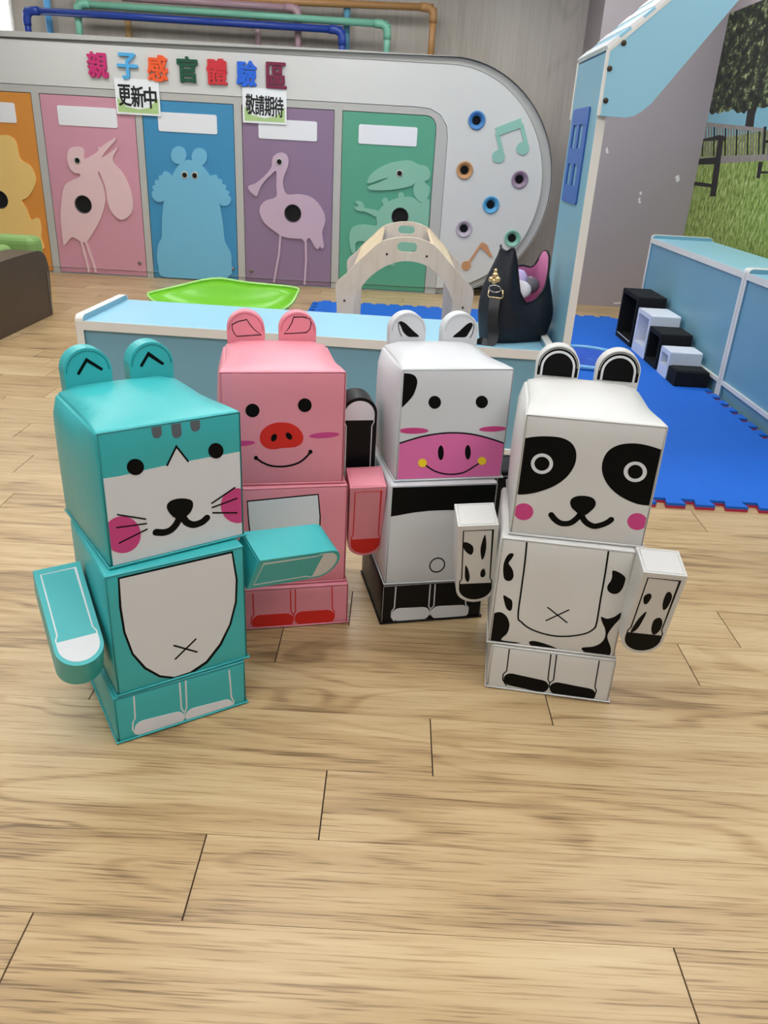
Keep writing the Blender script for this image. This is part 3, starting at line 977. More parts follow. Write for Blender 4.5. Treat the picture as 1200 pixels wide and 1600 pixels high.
# ------------------------------------------------------------------ wooden climbing arch
ya_, yb_ = 4.6, 5.6
fa = Frame((0, ya_, 0), (1, 0, 0), (0, 0, 1))
AC = (500, 330, .21667)
o_ = [(118, 640), (112, 540), (130, 500), (190, 450), (232, 402), (330, 312), (425, 228), (520, 197), (620, 187), (720, 199), (826, 247), (910, 340), (985, 427), (1090, 545), (1108, 590), (1100, 660)]
i_ = [(955, 650), (920, 560), (870, 480), (800, 415), (720, 375), (620, 360), (530, 375), (440, 415), (360, 475), (300, 545), (265, 600), (245, 650)]
ou = curve(fa.crop(AC, o_), closed=False, n=3)
iu = curve(fa.crop(AC, i_), closed=False, n=3)
zb = .0225
ou = [(ou[0][0] + .02, zb)] + ou + [(ou[-1][0] - .03, zb)]
iu = [(iu[0][0] + .008, zb)] + iu + [(iu[-1][0] - .004, zb)]
hl = fa.crop(AC, [(558, 258), (700, 262)])
hz = (hl[0][1] + hl[1][1]) / 2
hole = rrect(hl[0][0], hl[1][0], hz - .026, hz + .026, .024, 5)
M_ply = wood_mat('pale_plywood', (206, 184, 154), (224, 205, 178), (236, 220, 198), along=2, rough=.5, scale=.8, fine=.6)
M_ply2 = wood_mat('pale_plywood_top', (204, 180, 142), (224, 203, 168), (238, 220, 190), along=1, rough=.5, scale=.8, fine=.6)
M_scr = mat('dark_screw', (70, 62, 52), rough=.4, metal=.6)
ca = empty('climbing_arch', (.02, 5.1, .022), 'pale plywood climbing arch with hand holes behind the long cabinet', 'play arch')
for yy in (ya_, yb_):
    fr = Frame((0, yy, 0), (1, 0, 0), (0, 0, 1))
    bo = bevel(link('arch_board', prism(fr, [ou + iu, hole], -.02, 0), M_ply, ca), .003)
    if yy == ya_:
        for q in ((482, 310), (770, 326), (176, 645), (1030, 696)):
            c = fa.crop(AC, [q])[0]
            link('screw', lathe(Frame(fr.p(c[0], c[1]), fr.u, fr.v), [(.007, -.001), (.007, .0015), (.004, .002)], 12), M_scr, bo)
mo = len(ou)


def slat_on(a, b, th=.018):
    a, b = Vector(a), Vector(b)
    d = (b - a)
    nr = Vector((-d.y, d.x)).normalized()
    if nr.y < 0: nr = -nr
    vs = []
    for y in (ya_ + .021, yb_ - .001):
        for q in (a - nr * .022, b - nr * .022, b - nr * .004, a - nr * .004):
            vs.append((q.x, y, q.y))
    return bevel(link('climbing_slat', mesh(vs, [(0, 1, 2, 3), (7, 6, 5, 4), (0, 4, 5, 1), (1, 5, 6, 2), (2, 6, 7, 3), (3, 7, 4, 0)]), M_ply2, ca), .003)


pts = fa.crop(AC, [(232, 402), (330, 312), (425, 228)])
slat_on(pts[0], (Vector(pts[0]) * .52 + Vector(pts[1]) * .48) if False else pts[1])
slat_on(Vector(pts[1]) + (Vector(pts[2]) - Vector(pts[1])) * .06, pts[2])
pts = fa.crop(AC, [(826, 247), (910, 340), (985, 427)])
slat_on(pts[0], pts[1])
slat_on(Vector(pts[1]) + (Vector(pts[2]) - Vector(pts[1])) * .06, pts[2])

# ------------------------------------------------------------------ green rocker tub
tc_ = (-1.25, 5.72)
rx, ry = .545, .30
M_lime = mat('lime_plastic', (118, 196, 44), rough=.28, spec=.5)
M_limee = mat('lime_rim', (176, 226, 130), rough=.35)
tubo = empty('rocker_tub', (tc_[0], tc_[1], 0), 'lime green plastic rocking tub with wavy rim on the floor', 'rocker')
nt, ns = 48, 8


def rim(t):
    x = math.cos(t); y = math.sin(t)
    px = tc_[0] + rx * (x if x > 0 else -abs(x) ** 1.0 * 1.0)
    py = tc_[1] + ry * math.copysign(abs(y) ** (.4 if x > 0 else 1.25), y)
    f = (px - (tc_[0] - rx)) / (2 * rx)
    z = .15 + .065 * min(1, f * 2.2) + .03 * math.exp(-((f - .36) / .18) ** 2)
    if y < 0: z += (.115 - z) * min(1, -y * 1.6)
    return px, py, z


vs, fs = [], []
for i in range(nt):
    px, py, z = rim(2 * math.pi * i / nt)
    for s in range(1, ns + 1):
        k = s / ns
        vs.append((tc_[0] + (px - tc_[0]) * (k ** .6), tc_[1] + (py - tc_[1]) * (k ** .6), .016 + (z - .016) * k ** 2))
b0 = len(vs)
vs.append((tc_[0], tc_[1], .016))
for i in range(nt):
    a, b = i * ns, ((i + 1) % nt) * ns
    for s in range(ns - 1):
        fs.append((a + s, a + s + 1, b + s + 1, b + s))
    fs.append((b0, a, b))
sh = link('shell', mesh(vs, fs, True), M_lime, tubo)
so = sh.modifiers.new('wall', 'SOLIDIFY'); so.thickness = .012; so.offset = -1
link('rim_bead', tube([Vector(rim(2 * math.pi * i / nt)) for i in range(nt)], .009, 8, True), M_limee, tubo)
for sx in (-.22, .22):
    link('base_runner', box(tc_[0] + sx - .03, tc_[0] + sx + .03, tc_[1] - .14, tc_[1] + .14, 0, .014), M_lime, tubo)

# ------------------------------------------------------------------ brown sofa
M_leather = mat('brown_leatherette', (74, 58, 47), rough=.42, spec=.45, var=.06, bump=.15, bscale=350, puff=.1)
M_olive = mat('green_leatherette', (128, 164, 92), rough=.45, var=.05, puff=.1)
M_dgreen = mat('dark_green_cloth', (52, 78, 38), rough=.8, var=.2, vscale=30)
sf = empty('sofa', (-2.9, 5.1, 0), 'low brown padded play sofa with green cushion at the left edge', 'sofa')
fsx = Frame((-2.43, 0, 0), (0, 1, 0), (0, 0, 1))
prof = [(4.35, .0), (5.53, .0), (5.555, .20), (5.56, .33), (5.52, .41), (5.44, .445), (5.3, .45), (5.0, .448), (4.6, .44), (4.36, .42)]
bevel(link('arm_rest', prism(fsx, [curve(prof[1:-1], False, 4)[0:] + [prof[-1], prof[0]]], -.2, 0, False), M_leather, sf), .03, 4, 30)
bevel(link('seat_base', box(-3.45, -2.632, 4.42, 5.5, 0, .24), M_leather, sf), .02)
bevel(link('green_back_cushion', box(-3.4, -2.634, 5.25, 5.52, .241, .47), M_olive, sf), .05, 4)
bevel(link('green_seat_cushion', box(-3.4, -2.634, 4.46, 5.24, .241, .34), M_olive, sf), .03, 3)
bevel(link('green_back_roll', box(-3.4, -2.52, 5.575, 5.74, 0, .515), M_olive, sf), .05, 4)
link('seam_flange', box(-2.4295, -2.425, 5.515, 5.527, .02, .30), mat('grey_piping', (120, 112, 105), rough=.6), sf)
tag(bevel(link('folded_blanket', box(-2.98, -2.68, 4.95, 5.2, .342, .475), M_dgreen), .04, 3), 'dark green folded blanket lying on the sofa at the left edge', 'blanket')

# ------------------------------------------------------------------ handbag on the cabinet
ZB = .522
M_bag = mat('navy_nylon', (20, 23, 34), rough=.55, spec=.4, var=.15, vscale=12, puff=.5)
M_strap = mat('black_webbing', (26, 28, 33), rough=.5, bump=.3, bscale=500)
M_pink = mat('pink_lining', (226, 140, 188), rough=.5, var=.1, vscale=14, puff=.3)
M_gold = mat('pale_gold', (222, 198, 150), rough=.25, metal=.85)
M_silver = mat('silver_ring', (200, 198, 194), rough=.2, metal=.9)
bag = empty('handbag', (.53, 3.27, ZB), 'open black handbag with pink lining and charm standing on the cabinet', 'handbag')
ang = math.radians(28)
bu = Vector((math.cos(ang), math.sin(ang), 0)); bv = Vector((-math.sin(ang), math.cos(ang), 0))
bc = Vector((.494, 3.205, ZB))
nt, ns = 56, 10


def bagpt(t, s, inset=0.0):
    c, si = math.cos(t), math.sin(t)
    e = .55
    a = math.copysign(abs(c) ** e, c); b = math.copysign(abs(si) ** e, si)
    rimz = .275 + .08 * max(0, -c) ** .4 + .055 * max(0, c) ** 3 - .12 * max(0, -si) ** 1.1 * min(1, max(0, (c + .8) / .6)) - .01 * max(0, si)
    rimz += .012 * math.sin(5 * t + 1)
    z = rimz * s
    la = (.140 + .018 * math.sin(math.pi * min(1, s * 1.1)) - .02 * s) - inset
    wb = (.082 + .02 * math.sin(math.pi * s) - .022 * s ** 2) - inset
    if c < 0: la *= 1 - .28 * s ** 2
    p = bc + bu * (a * la) + bv * (b * wb)
    p.z = ZB + .001 + z + inset * .3
    p += bu * (.012 * math.sin(7 * s + 3 * t) * .35)
    return p


vs, fs = [], []
for i in range(nt):
    for s in range(ns + 1):
        vs.append(bagpt(2 * math.pi * i / nt, s / ns))
for i in range(nt):
    for s in range(ns):
        a, b = i * (ns + 1) + s, ((i + 1) % nt) * (ns + 1) + s
        fs.append((a, b, b + 1, a + 1))
fs.append(tuple(i * (ns + 1) for i in range(nt))[::-1])
link('outer_shell', mesh(vs, fs, True), M_bag, bag)
vs, fs = [], []
for i in range(nt):
    for s in range(ns + 1):
        k = .3 + .7 * s / ns
        vs.append(bagpt(2 * math.pi * i / nt, k, .007) if s < ns else bagpt(2 * math.pi * i / nt, 1.0, .0035) + Vector((0, 0, .001)))
for i in range(nt):
    for s in range(ns):
        a, b = i * (ns + 1) + s, ((i + 1) % nt) * (ns + 1) + s
        fs.append((a, a + 1, b + 1, b))
fs.append(tuple(i * (ns + 1) for i in range(nt)))
link('pink_lining', mesh(vs, fs, True), M_pink, bag)
link('zip_edge', tube([bagpt(2 * math.pi * i / nt, 1.0) for i in range(nt)], .0048, 6, True), M_bag, bag)


def bpos(a, b, z): return bc + bu * a + bv * b + Vector((0, 0, z))


def blob(c, r, sc=(1, 1, 1), sub=2):
    bm = bmesh.new()
    bmesh.ops.create_icosphere(bm, subdivisions=sub, radius=r)
    me = bpy.data.meshes.new('mesh')
    bm.to_mesh(me); bm.free()
    me.transform(Matrix.Translation(c) @ Matrix.Diagonal((*sc, 1)))
    for p in me.polygons: p.use_smooth = True
    return me


link('lilac_pouch', blob(bpos(.0, .0, .235), .034, (1, .9, 1.15)), mat('lilac_plush', (206, 186, 232), rough=.7), bag)
link('grey_bottle', blob(bpos(.055, .0, .21), .036, (1.2, .8, 1)), mat('grey_plastic', (112, 104, 112), rough=.3), bag)
link('white_cloth', blob(bpos(-.02, -.035, .20), .042, (1.2, .6, .9)), mat('white_cloth', (240, 236, 242), rough=.8, puff=.5), bag)
# strap, rings and charm on the narrow end towards the camera
fe = Frame((.40, 3.115, ZB), (math.cos(-.62), math.sin(-.62), 0), (0, 0, 1))
fe = Frame(bpos(-.148, -.045, 0), Vector((math.cos(-.35), math.sin(-.35), 0)), (0, 0, 1))
st = [fe.p(.012, .175, .012), fe.p(.014, .14, .03), fe.p(.018, .09, .036), fe.p(.026, .045, .034), fe.p(.02, .012, .045), fe.p(-.03, .004, .05), fe.p(-.08, .004, .04)]


def ribbon(path, w, th, side):
    vs, fs = [], []
    pp = curve3(path)
    for i, p in enumerate(pp):
        a = pp[max(i - 1, 0)]; b = pp[min(i + 1, len(pp) - 1)]
        d = (b - a).normalized()
        s = (side - d * side.dot(d)).normalized()
        n = d.cross(s)
        for k in ((-1, -1), (1, -1), (1, 1), (-1, 1)):
            vs.append(p + s * w / 2 * k[0] + n * th / 2 * k[1])
    for i in range(len(pp) - 1):
        for k in range(4):
            a, b = i * 4 + k, i * 4 + (k + 1) % 4
            fs.append((a, b, b + 4, a + 4))
    fs.append((0, 1, 2, 3)[::-1]); fs.append(tuple(len(vs) - 4 + k for k in range(4)))
    return mesh(vs, fs, False)


def curve3(P, n=6):
    out = []
    for i in range(len(P) - 1):
        q = [P[min(max(i + k, 0), len(P) - 1)] for k in (-1, 0, 1, 2)]
        for j in range(n):
            t = j / n
            out.append(0.5 * (2 * q[1] + (q[2] - q[0]) * t + (2 * q[0] - 5 * q[1] + 4 * q[2] - q[3]) * t * t + (3 * q[1] - q[0] - 3 * q[2] + q[3]) * t ** 3))
    out.append(P[-1])
    return out


link('shoulder_strap', ribbon(st, .042, .004, fe.u), M_strap, bag)
link('gold_ring', tube([fe.p(.012 + a, .19 + b, .012) for a, b in ((-.026, .02), (-.03, -.004), (-.024, -.012), (.024, -.012), (.03, -.004), (.026, .02))], .003, 8), M_gold, bag)
link('key_ring', tube([fe.p(.008 + .024 * math.cos(t), .212 + .014 * math.sin(t), .016 + .006 * math.sin(t)) for t in [2 * math.pi * k / 24 for k in range(24)]], .0022, 6, True), M_silver, bag)
ch_ = link('gold_charm', blob(fe.p(.005, .262, .018), .013, (1, .6, 1)), M_gold, bag)
for a, b, r in ((-.010, .246, .011), (.016, .248, .012), (.004, .240, .011), (.004, .280, .008)):
    link('charm_petal', blob(fe.p(a, b, .019), r, (1, .6, 1)), M_gold, ch_)

# ------------------------------------------------------------------ animal block figures
M_blk = mat('black_print', (8, 8, 8), rough=.5, spec=.12, bump=.06, bscale=700); M_wht = ink('white_print', (216, 218, 220)); M_gry = ink('grey_print', (92, 100, 108))
M_mag = ink('magenta_print', (200, 66, 130)); M_redp = ink('red_print', (214, 38, 32)); M_yel = ink('yellow_print', (246, 214, 40))
M_rose = ink('rose_print', (222, 110, 168)); M_pale = ink('pale_print', (222, 223, 228))
AW, AT, AL = .095, .09, .24


class Block:
    def __init__(s, fig, name, cx, cy, yaw, w, d, z0, h, mt, seam, r=.009, bulge=(.006, .006, .007), soft=0):
        s.fig, s.w, s.d, s.h = fig, w, d, h
        s.M = yawm(cx, cy, z0, yaw)
        s.f = Frame((cx, cy, z0), (math.cos(yaw), math.sin(yaw), 0), (0, 0, 1))
        s.o = link(name, padbox(s.M, w, d, h, r, bulge, True, soft), mt, fig)
        e = .0035
        a, b = w / 2 - e, h - e
        link('seam', tube([s.f.p(x, z, -.0008) for x, z in ((-a, .004), (-a, b), (a, b), (a, .004))], .0013, 6), seam, s.o)
        link('piping', tube([s.M @ Vector((x, y, .004)) for x, y in ((-w / 2 - .0015, d * .98), (-w / 2 - .0015, -.0015), (w / 2 + .0015, -.0015), (w / 2 + .0015, d * .98))], .0026, 6), mt, s.o)
        s.rect = (-w / 2 + .0065, w / 2 - .0065, .0075, h - .0065)

    def fill(s, name, c, pts, mt, lay=1, sm=True, holes=()):
        l_ = s.f.crop(c, pts)
        if sm: l_ = curve(l_, n=4)
        l_ = clip(l_, s.rect)
        return link(name, prism(s.f, [l_] + [s.f.crop(c, h) for h in holes], -.001, .0004 * lay), mt, s.o)

    def line(s, name, c, pts, w, mt, lay=2, sm=True, closed=False):
        l_ = s.f.crop(c, pts)
        if sm: l_ = curve(l_, closed, 4)
        k = s.scale(c, pts[0])
        lo_ = stroke(l_, w * k, closed)
        if not closed: lo_ = [clip(lo_[0], s.rect)]
        return link(name, prism(s.f, lo_, -.001, .0004 * lay), mt, s.o)

    def toe(s, name, c, pts, w, mt, lay=2, sm=True):
        a, b = s.f.crop(c, [pts[0], (pts[0][0], pts[0][1] + 10)])
        l_ = s.f.crop(c, pts)
        r_ = w * math.hypot(a[0] - b[0], a[1] - b[1]) / 10
        return link(name, prism(s.f, [clip(stroke(l_, r_)[0], s.rect)], -.001, .0004 * lay), mt, s.o)

    def scale(s, c, p):
        a, b, d = s.f.crop(c, [p, (p[0] + 10, p[1]), (p[0], p[1] + 10)])
        return (math.hypot(a[0] - b[0], a[1] - b[1]) + math.hypot(a[0] - d[0], a[1] - d[1])) / 20

    def disc(s, name, c, p, rx, ry, mt, lay=2, rot=0, holes=None):
        return s.fill(name, c, ellipse(p, rx, ry, rot), mt, lay, False, holes or ())


def ear(head, sx, mt, seam, deco=None, w=.103, h=.077):
    """rounded pad sewn to the top back edge of the head"""
    yb = head.d + .001
    T = .040
    f = Frame(head.M @ Vector((sx, yb, head.h)), head.f.u, (0, 0, 1))
    r = w / 2
    l_ = [(-r * .97, -.035), (r * .97, -.035)] + [(r * math.cos(math.pi * k / 18), h - r + r * math.sin(math.pi * k / 18)) for k in range(19)]
    e = bevel(link('ear', prism(f, [l_], -T, 0), mt, head.fig), .006, 3, 40)
    rr = r - .006
    link('seam', tube([f.p(rr * math.cos(math.pi * k / 16), h - r + rr * math.sin(math.pi * k / 16), .0003) for k in range(17)], .0010, 6), seam, e)
    return f, e, l_


def ear_fill(f, e, c, pts, mt, lay=1, sm=True):
    l_ = f.crop(c, pts)
    if sm: l_ = curve(l_, n=3)
    link('ear_print', prism(f, [clip(l_, (-.044, .044, .004, .07))], -.001, .0004 * lay), mt, e)


def ear_line(f, e, c, pts, w, mt, closed=False, sm=False):
    l_ = f.crop(c, pts)
    if sm: l_ = curve(l_, closed, 3)
    link('ear_print', prism(f, stroke(l_, w, closed), -.001, .0008), mt, e)


def arm(body, pos, rv, mt, line, hand, spots=(), flip=False):
    rv = Vector([math.radians(a) for a in rv])
    R = body.M.to_3x3() @ (Matrix.Rotation(rv.length, 3, rv.normalized()) if rv.length > 1e-6 else Matrix.Identity(3))
    o = body.M @ Vector((pos[0], pos[1], body.h + pos[2]))
    f = Frame(o, R @ Vector((1, 0, 0)), R @ Vector((0, 0, 1)))     # normal is the printed front
    r = AW / 2
    l_ = [(r, 0), (-r, 0)] + [(-r * math.cos(math.pi * k / 18), -AL + r * .92 - r * .92 * math.sin(math.pi * k / 18)) for k in range(19)]
    a_ = bevel(link('arm', prism(f, [l_], -AT, 0), mt, body.fig), .005, 3, 40)
    i_ = .010
    zh = -AL + .062
    hl_ = [(-r + i_ - .003, zh), (r - i_ + .003, zh)] + [((r - i_ + .003) * math.cos(math.pi * k / 16), -AL + r - (r - i_ + .001) * math.sin(math.pi * k / 16)) for k in range(17)]
    link('hand_print', prism(f, [hl_], -.001, .0006), hand, a_)
    top = -.014
    link('arm_outline', prism(f, stroke([(-r + i_ - .002, zh), (-r + i_ - .002, zh + .006), (-r + i_ + .003, zh + .016), (-r + i_ + .003, top), (r - i_ - .003, top), (r - i_ - .003, zh + .016), (r - i_ + .002, zh + .006), (r - i_ + .002, zh)], .0026, cap=False), -.001, .0005), line, a_)
    for sp in spots:
        link('spot', prism(f, [curve([((x - .5) * AW, -y * AL) for x, y in sp], n=4)], -.001, .0005), M_blk, a_)
    sq = .006
    link('arm_seam', tube([R @ Vector((x, y, 0.0004)) + o for x, y in ((-r + sq, sq), (r - sq, sq), (r - sq, AT - sq), (-r + sq, AT - sq))], .0010, 6, True), mt, a_)
    return a_


def figure(name, label, base, legs, body, head, hs, mt, seam, legmt=None):
    fig = empty(name, (base[0], base[1], 0), label, 'block figure', 'animal block figures')
    h1, h2, h3 = hs
    lb = Block(fig, 'leg_block', *legs[:4], .30, 0.0005, h1 - .001, legmt or mt, seam, bulge=(.003, .003, .0))
    bb = Block(fig, 'body', *body[:4], .30, h1, h2 - .001, mt, seam, bulge=(.005, .005, .0))
    hb = Block(fig, 'head', *head[:5], h1 + h2, h3, mt, seam, bulge=(.009, .007, .010), soft=7)
    return fig, lb, bb, hb


# --- teal cat
M_teal = vinyl('teal_vinyl', (58, 176, 179)); M_teal2 = ink('teal_seam', (34, 128, 130))
fig, lb, bb, hb = figure('cat_figure', 'teal cat block figure with white muzzle and grey forehead stripes', (-.50, 1.50), (-.423, 1.375, .566, .2999), (-.417, 1.384, .581, .2975), (-.418, 1.418, .641, .295, .32), (.123, .297, .289), M_teal, M_teal2)
C1 = (30, 510, .316667); C2 = (30, 780, .43333)
hb.fill('white_muzzle', C1, [(370, 758), (398, 754), (500, 738), (620, 709), (730, 685), (775, 592), (833, 665), (950, 643), (1060, 623), (1130, 612), (1140, 1060), (440, 1230)], M_wht, 1, False)
hb.line('forehead_line', C1, [(730, 685), (775, 592), (833, 665)], 9, M_blk, 2, False)
for p in ([(671, 440), (680, 528)], [(768, 430), (778, 528)], [(860, 410), (870, 495)]):
    hb.line('forehead_stripe', C1, p, 48, M_gry, 1, False)
hb.disc('eye', C1, (573, 693), 42, 40, M_blk, 3); hb.disc('eye', C1, (970, 613), 37, 38, M_blk, 3)
hb.disc('cheek', C1, (508, 1027), 92, 91, M_mag, 2); hb.disc('cheek', C1, (1078, 884), 84, 86, M_mag, 2)
for p in ([(485, 928), (623, 950)], [(480, 992), (627, 972)], [(493, 1068), (630, 1000)], [(950, 872), (1063, 795)], [(952, 893), (1073, 848)], [(955, 919), (1073, 919)]):
    hb.line('whisker', C1, p, 7, M_blk, 3, False)
hb.fill('nose', C1, [(728, 895), (735, 870), (765, 853), (810, 848), (850, 858), (857, 885), (845, 915), (825, 935), (800, 948), (770, 945), (745, 925)], M_blk, 3)
hb.line('mouth', C1, [(675, 1015), (715, 1016), (750, 1002), (778, 970), (795, 930)], 34, M_blk, 2)
hb.line('mouth', C1, [(805, 935), (825, 965), (860, 978), (900, 966), (925, 945)], 34, M_blk, 2)
bb.fill('belly_outline', C2, [(355, 283), (770, 187), (788, 290), (785, 370), (765, 450), (730, 525), (680, 590), (620, 630), (560, 648), (505, 642), (450, 612), (405, 560), (375, 480), (360, 390)], M_blk, 1, False)
bb.fill('belly', C2, [(362, 288), (765, 195), (780, 290), (777, 370), (757, 450), (722, 520), (673, 583), (615, 622), (560, 640), (508, 634), (457, 605), (412, 555), (383, 478), (369, 390)], M_wht, 2, False)
bb.line('belly_cross', C2, [(558, 527), (640, 550)], 6, M_blk, 3, False); bb.line('belly_cross', C2, [(563, 575), (636, 504)], 6, M_blk, 3, False)
for p in ([(413, 706), (418, 790), (410, 805), (409, 830), (420, 845), (440, 850)], [(578, 658), (585, 755), (597, 770)], [(600, 654), (604, 752), (597, 770), (595, 790)], [(757, 618), (765, 712), (773, 728), (770, 748)]):
    lb.line('leg_line', C2, p, 5, M_wht, 1, False)
lb.toe('toe', C2, [(447, 822), (565, 792)], 50, M_pale, 2, False); lb.toe('toe', C2, [(628, 776), (742, 746)], 47, M_pale, 2, False)
f, e, _ = ear(hb, -.061, M_teal, M_teal2); ear_line(f, e, C1, [(293, 232), (332, 165), (405, 210)], .0065, M_blk)
f, e, _ = ear(hb, .081, M_teal, M_teal2); ear_line(f, e, C1, [(603, 193), (637, 135), (707, 183)], .0065, M_blk)
arm(bb, (-.206, .178, -.05), (-60, 0, -1.6), M_teal, M_wht, M_wht)
arm(bb, (.168, .004, -.082), (21, -77.5, -12.5), M_teal, M_wht, M_wht)

# --- pink pig
M_pig = vinyl('pink_vinyl', (228, 142, 157)); M_pig2 = ink('pink_seam', (188, 100, 116))
fig, lb, bb, hb = figure('pig_figure', 'pink pig block figure with red snout standing behind the teal cat', (-.26, 1.95), (-.226, 1.785, .226, .2992), (-.236, 1.797, .227, .2971), (-.255, 1.806, .208, .306, .32), (.128, .289, .296), M_pig, M_pig2)
C3 = (310, 470, .25); C4 = (360, 720, .216667)
hb.disc('eye', C3, (338, 685), 44, 42, M_blk); hb.disc('eye', C3, (665, 652), 43, 43, M_blk)
hb.fill('snout', C3, [(383, 858), (395, 815), (430, 782), (480, 763), (530, 760), (580, 768), (625, 795), (650, 830), (655, 860), (645, 890), (610, 912), (560, 918), (520, 920), (470, 928), (425, 920), (395, 895)], M_redp, 1)
hb.disc('nostril', C3, (472, 855), 17, 25, M_blk, 2, .42); hb.disc('nostril', C3, (566, 845), 17, 25, M_blk, 2, -.7)
hb.disc('cheek', C3, (787, 840), 95, 18, M_mag, 1, -.07); hb.disc('cheek', C3, (262, 892), 93, 17, M_mag, 1, -.07)
hb.line('mouth', C3, [(360, 982), (400, 1010), (450, 1030), (510, 1036), (570, 1030), (630, 1010), (675, 975), (700, 943)], 12, M_blk, 1)
hb.disc('mouth_corner', C3, (360, 982), 13, 13, M_blk); hb.disc('mouth_corner', C3, (700, 943), 13, 13, M_blk)
bb.fill('belly_outline', C4, [(118, 287), (637, 237), (652, 400), (648, 560), (625, 680), (580, 780), (510, 845), (440, 864), (350, 858), (270, 820), (200, 740), (150, 620), (128, 450)], M_blk, 1, False)
bb.fill('belly', C4, [(126, 296), (629, 247), (642, 400), (638, 560), (615, 676), (572, 772), (505, 835), (440, 853), (354, 847), (278, 811), (209, 734), (160, 616), (137, 450)], M_pale, 2, False)
for p in ([(162, 962), (168, 1105), (153, 1130), (150, 1170), (170, 1205)], [(433, 935), (437, 1085), (455, 1110)], [(468, 930), (470, 1085), (455, 1112), (452, 1150)], [(733, 910), (735, 1065), (750, 1090), (748, 1130), (730, 1160)]):
    lb.line('leg_line', C4, p, 8, M_redp, 1, False)
lb.toe('toe', C4, [(215, 1160), (400, 1148)], 96, M_redp, 2, False); lb.toe('toe', C4, [(518, 1133), (695, 1122)], 94, M_redp, 2, False)
f, e, _ = ear(hb, -.080, M_pig, M_pig2); ear_line(f, e, C3, [(210, 148), (250, 128), (303, 117), (320, 145), (350, 180), (392, 212), (330, 216), (240, 222), (222, 200), (212, 175)], .0022, M_blk, True)
f, e, _ = ear(hb, .061, M_pig, M_pig2); ear_line(f, e, C3, [(595, 102), (650, 100), (697, 112), (705, 140), (697, 175), (675, 198), (600, 203), (535, 205), (565, 170), (585, 135)], .0022, M_blk, True)
arm(bb, (.199, -.012, -.004), (14, -2, -1.8), M_pig, M_redp, M_redp)
arm(bb, (-.199, .03, -.004), (6, 2, 1.8), M_pig, M_redp, M_redp)

# --- white cow
M_cow = vinyl('white_vinyl', (207, 209, 212)); M_cow2 = ink('white_seam', (182, 182, 184)); M_blkv = mat('black_vinyl', (9, 9, 11), rough=.4, spec=.25, bump=.12, bscale=700, puff=.12)
fig, lb, bb, hb = figure('cow_figure', 'white cow block figure with pink muzzle and black leg block', (.13, 2.0), (.155, 1.853, .229, .2941), (.160, 1.852, .212, .294), (.170, 1.876, .227, .2933, .29), (.127, .299, .300), M_cow, M_cow2, M_blkv)
C5 = (520, 480, .25); C6 = (550, 720, .216667)
hb.fill('black_patch', C5, [(380, 405), (437, 412), (480, 415), (512, 428), (527, 455), (525, 490), (505, 545), (475, 585), (440, 620), (417, 635), (360, 650)], M_blk, 1)
hb.disc('eye', C5, (637, 594), 39, 40, M_blk); hb.disc('eye', C5, (931, 592), 38, 39, M_blk)
hb.disc('cheek', C5, (505, 772), 93, 19, M_mag, 1); hb.disc('cheek', C5, (1000, 761), 86, 17, M_mag, 1, -.04)
hb.fill('pink_muzzle', C5, [(370, 868), (395, 858), (480, 830), (570, 805), (680, 788), (780, 785), (880, 795), (980, 820), (1075, 852), (1110, 866), (1090, 1110), (350, 1130)], M_rose, 1, False)
hb.line('muzzle_line', C5, [(370, 868), (395, 858), (480, 830), (570, 805), (680, 788), (780, 785), (880, 795), (980, 820), (1075, 852), (1110, 866)], 9, M_blk, 2)
hb.disc('nostril', C5, (675, 909), 18, 46, M_blk); hb.disc('nostril', C5, (844, 906), 18, 45, M_blk)
hb.line('mouth', C5, [(575, 982), (620, 1015), (680, 1038), (745, 1044), (810, 1035), (860, 1010), (915, 974)], 9, M_blk, 2)
hb.disc('mouth_corner', C5, (560, 973), 27, 26, M_yel, 3); hb.disc('mouth_corner', C5, (932, 960), 26, 25, M_yel, 3)
bb.fill('black_band', C6, [(200, 120), (1200, 120), (1200, 420), (1030, 385), (860, 360), (700, 355), (560, 360), (450, 372), (340, 392), (262, 405), (190, 418)], M_blk, 1, False)
o = bb.f.crop(C6, [(614, 752)])[0]
k = bb.scale(C6, (614, 752))
link('belly_button', prism(bb.f, [ellipse(o, 54 * k, 57 * k), ellipse(o, 46 * k, 48 * k)], -.001, .0006), M_blk, bb.o)
for p in ([(317, 905), (305, 1060), (287, 1085), (283, 1125), (305, 1158)], [(565, 895), (553, 1050), (565, 1068)], [(600, 893), (590, 1045), (567, 1068), (562, 1110)], [(815, 885), (820, 1035), (838, 1060), (833, 1100), (805, 1132)]):
    lb.line('leg_line', C6, p, 8, M_wht, 1, False)
lb.toe('toe', C6, [(338, 1108), (507, 1100)], 90, M_pale, 2, False); lb.toe('toe', C6, [(618, 1092), (785, 1084)], 88, M_pale, 2, False)
f, e, _ = ear(hb, -.063, M_cow, M_cow2)
ear_fill(f, e, C5, [(413, 95), (430, 88), (460, 105), (500, 145), (540, 182), (505, 186), (470, 183), (440, 155), (425, 120)], M_blk)
ear_line(f, e, C5, [(410, 95), (411, 125), (418, 155), (430, 183)], .002, M_blk)
f, e, _ = ear(hb, .089, M_cow, M_cow2)
ear_fill(f, e, C5, [(750, 185), (790, 150), (840, 105), (868, 97), (872, 120), (850, 160), (830, 186), (790, 188)], M_blk)
ear_line(f, e, C5, [(878, 105), (881, 130), (873, 165), (858, 190)], .002, M_blk)
arm(bb, (-.210, .14, -.049), (0, 180, 0), M_blkv, M_wht, M_pale)
arm(bb, (.199, .06, .004), (8, 0, 2), M_blkv, M_wht, M_pale)

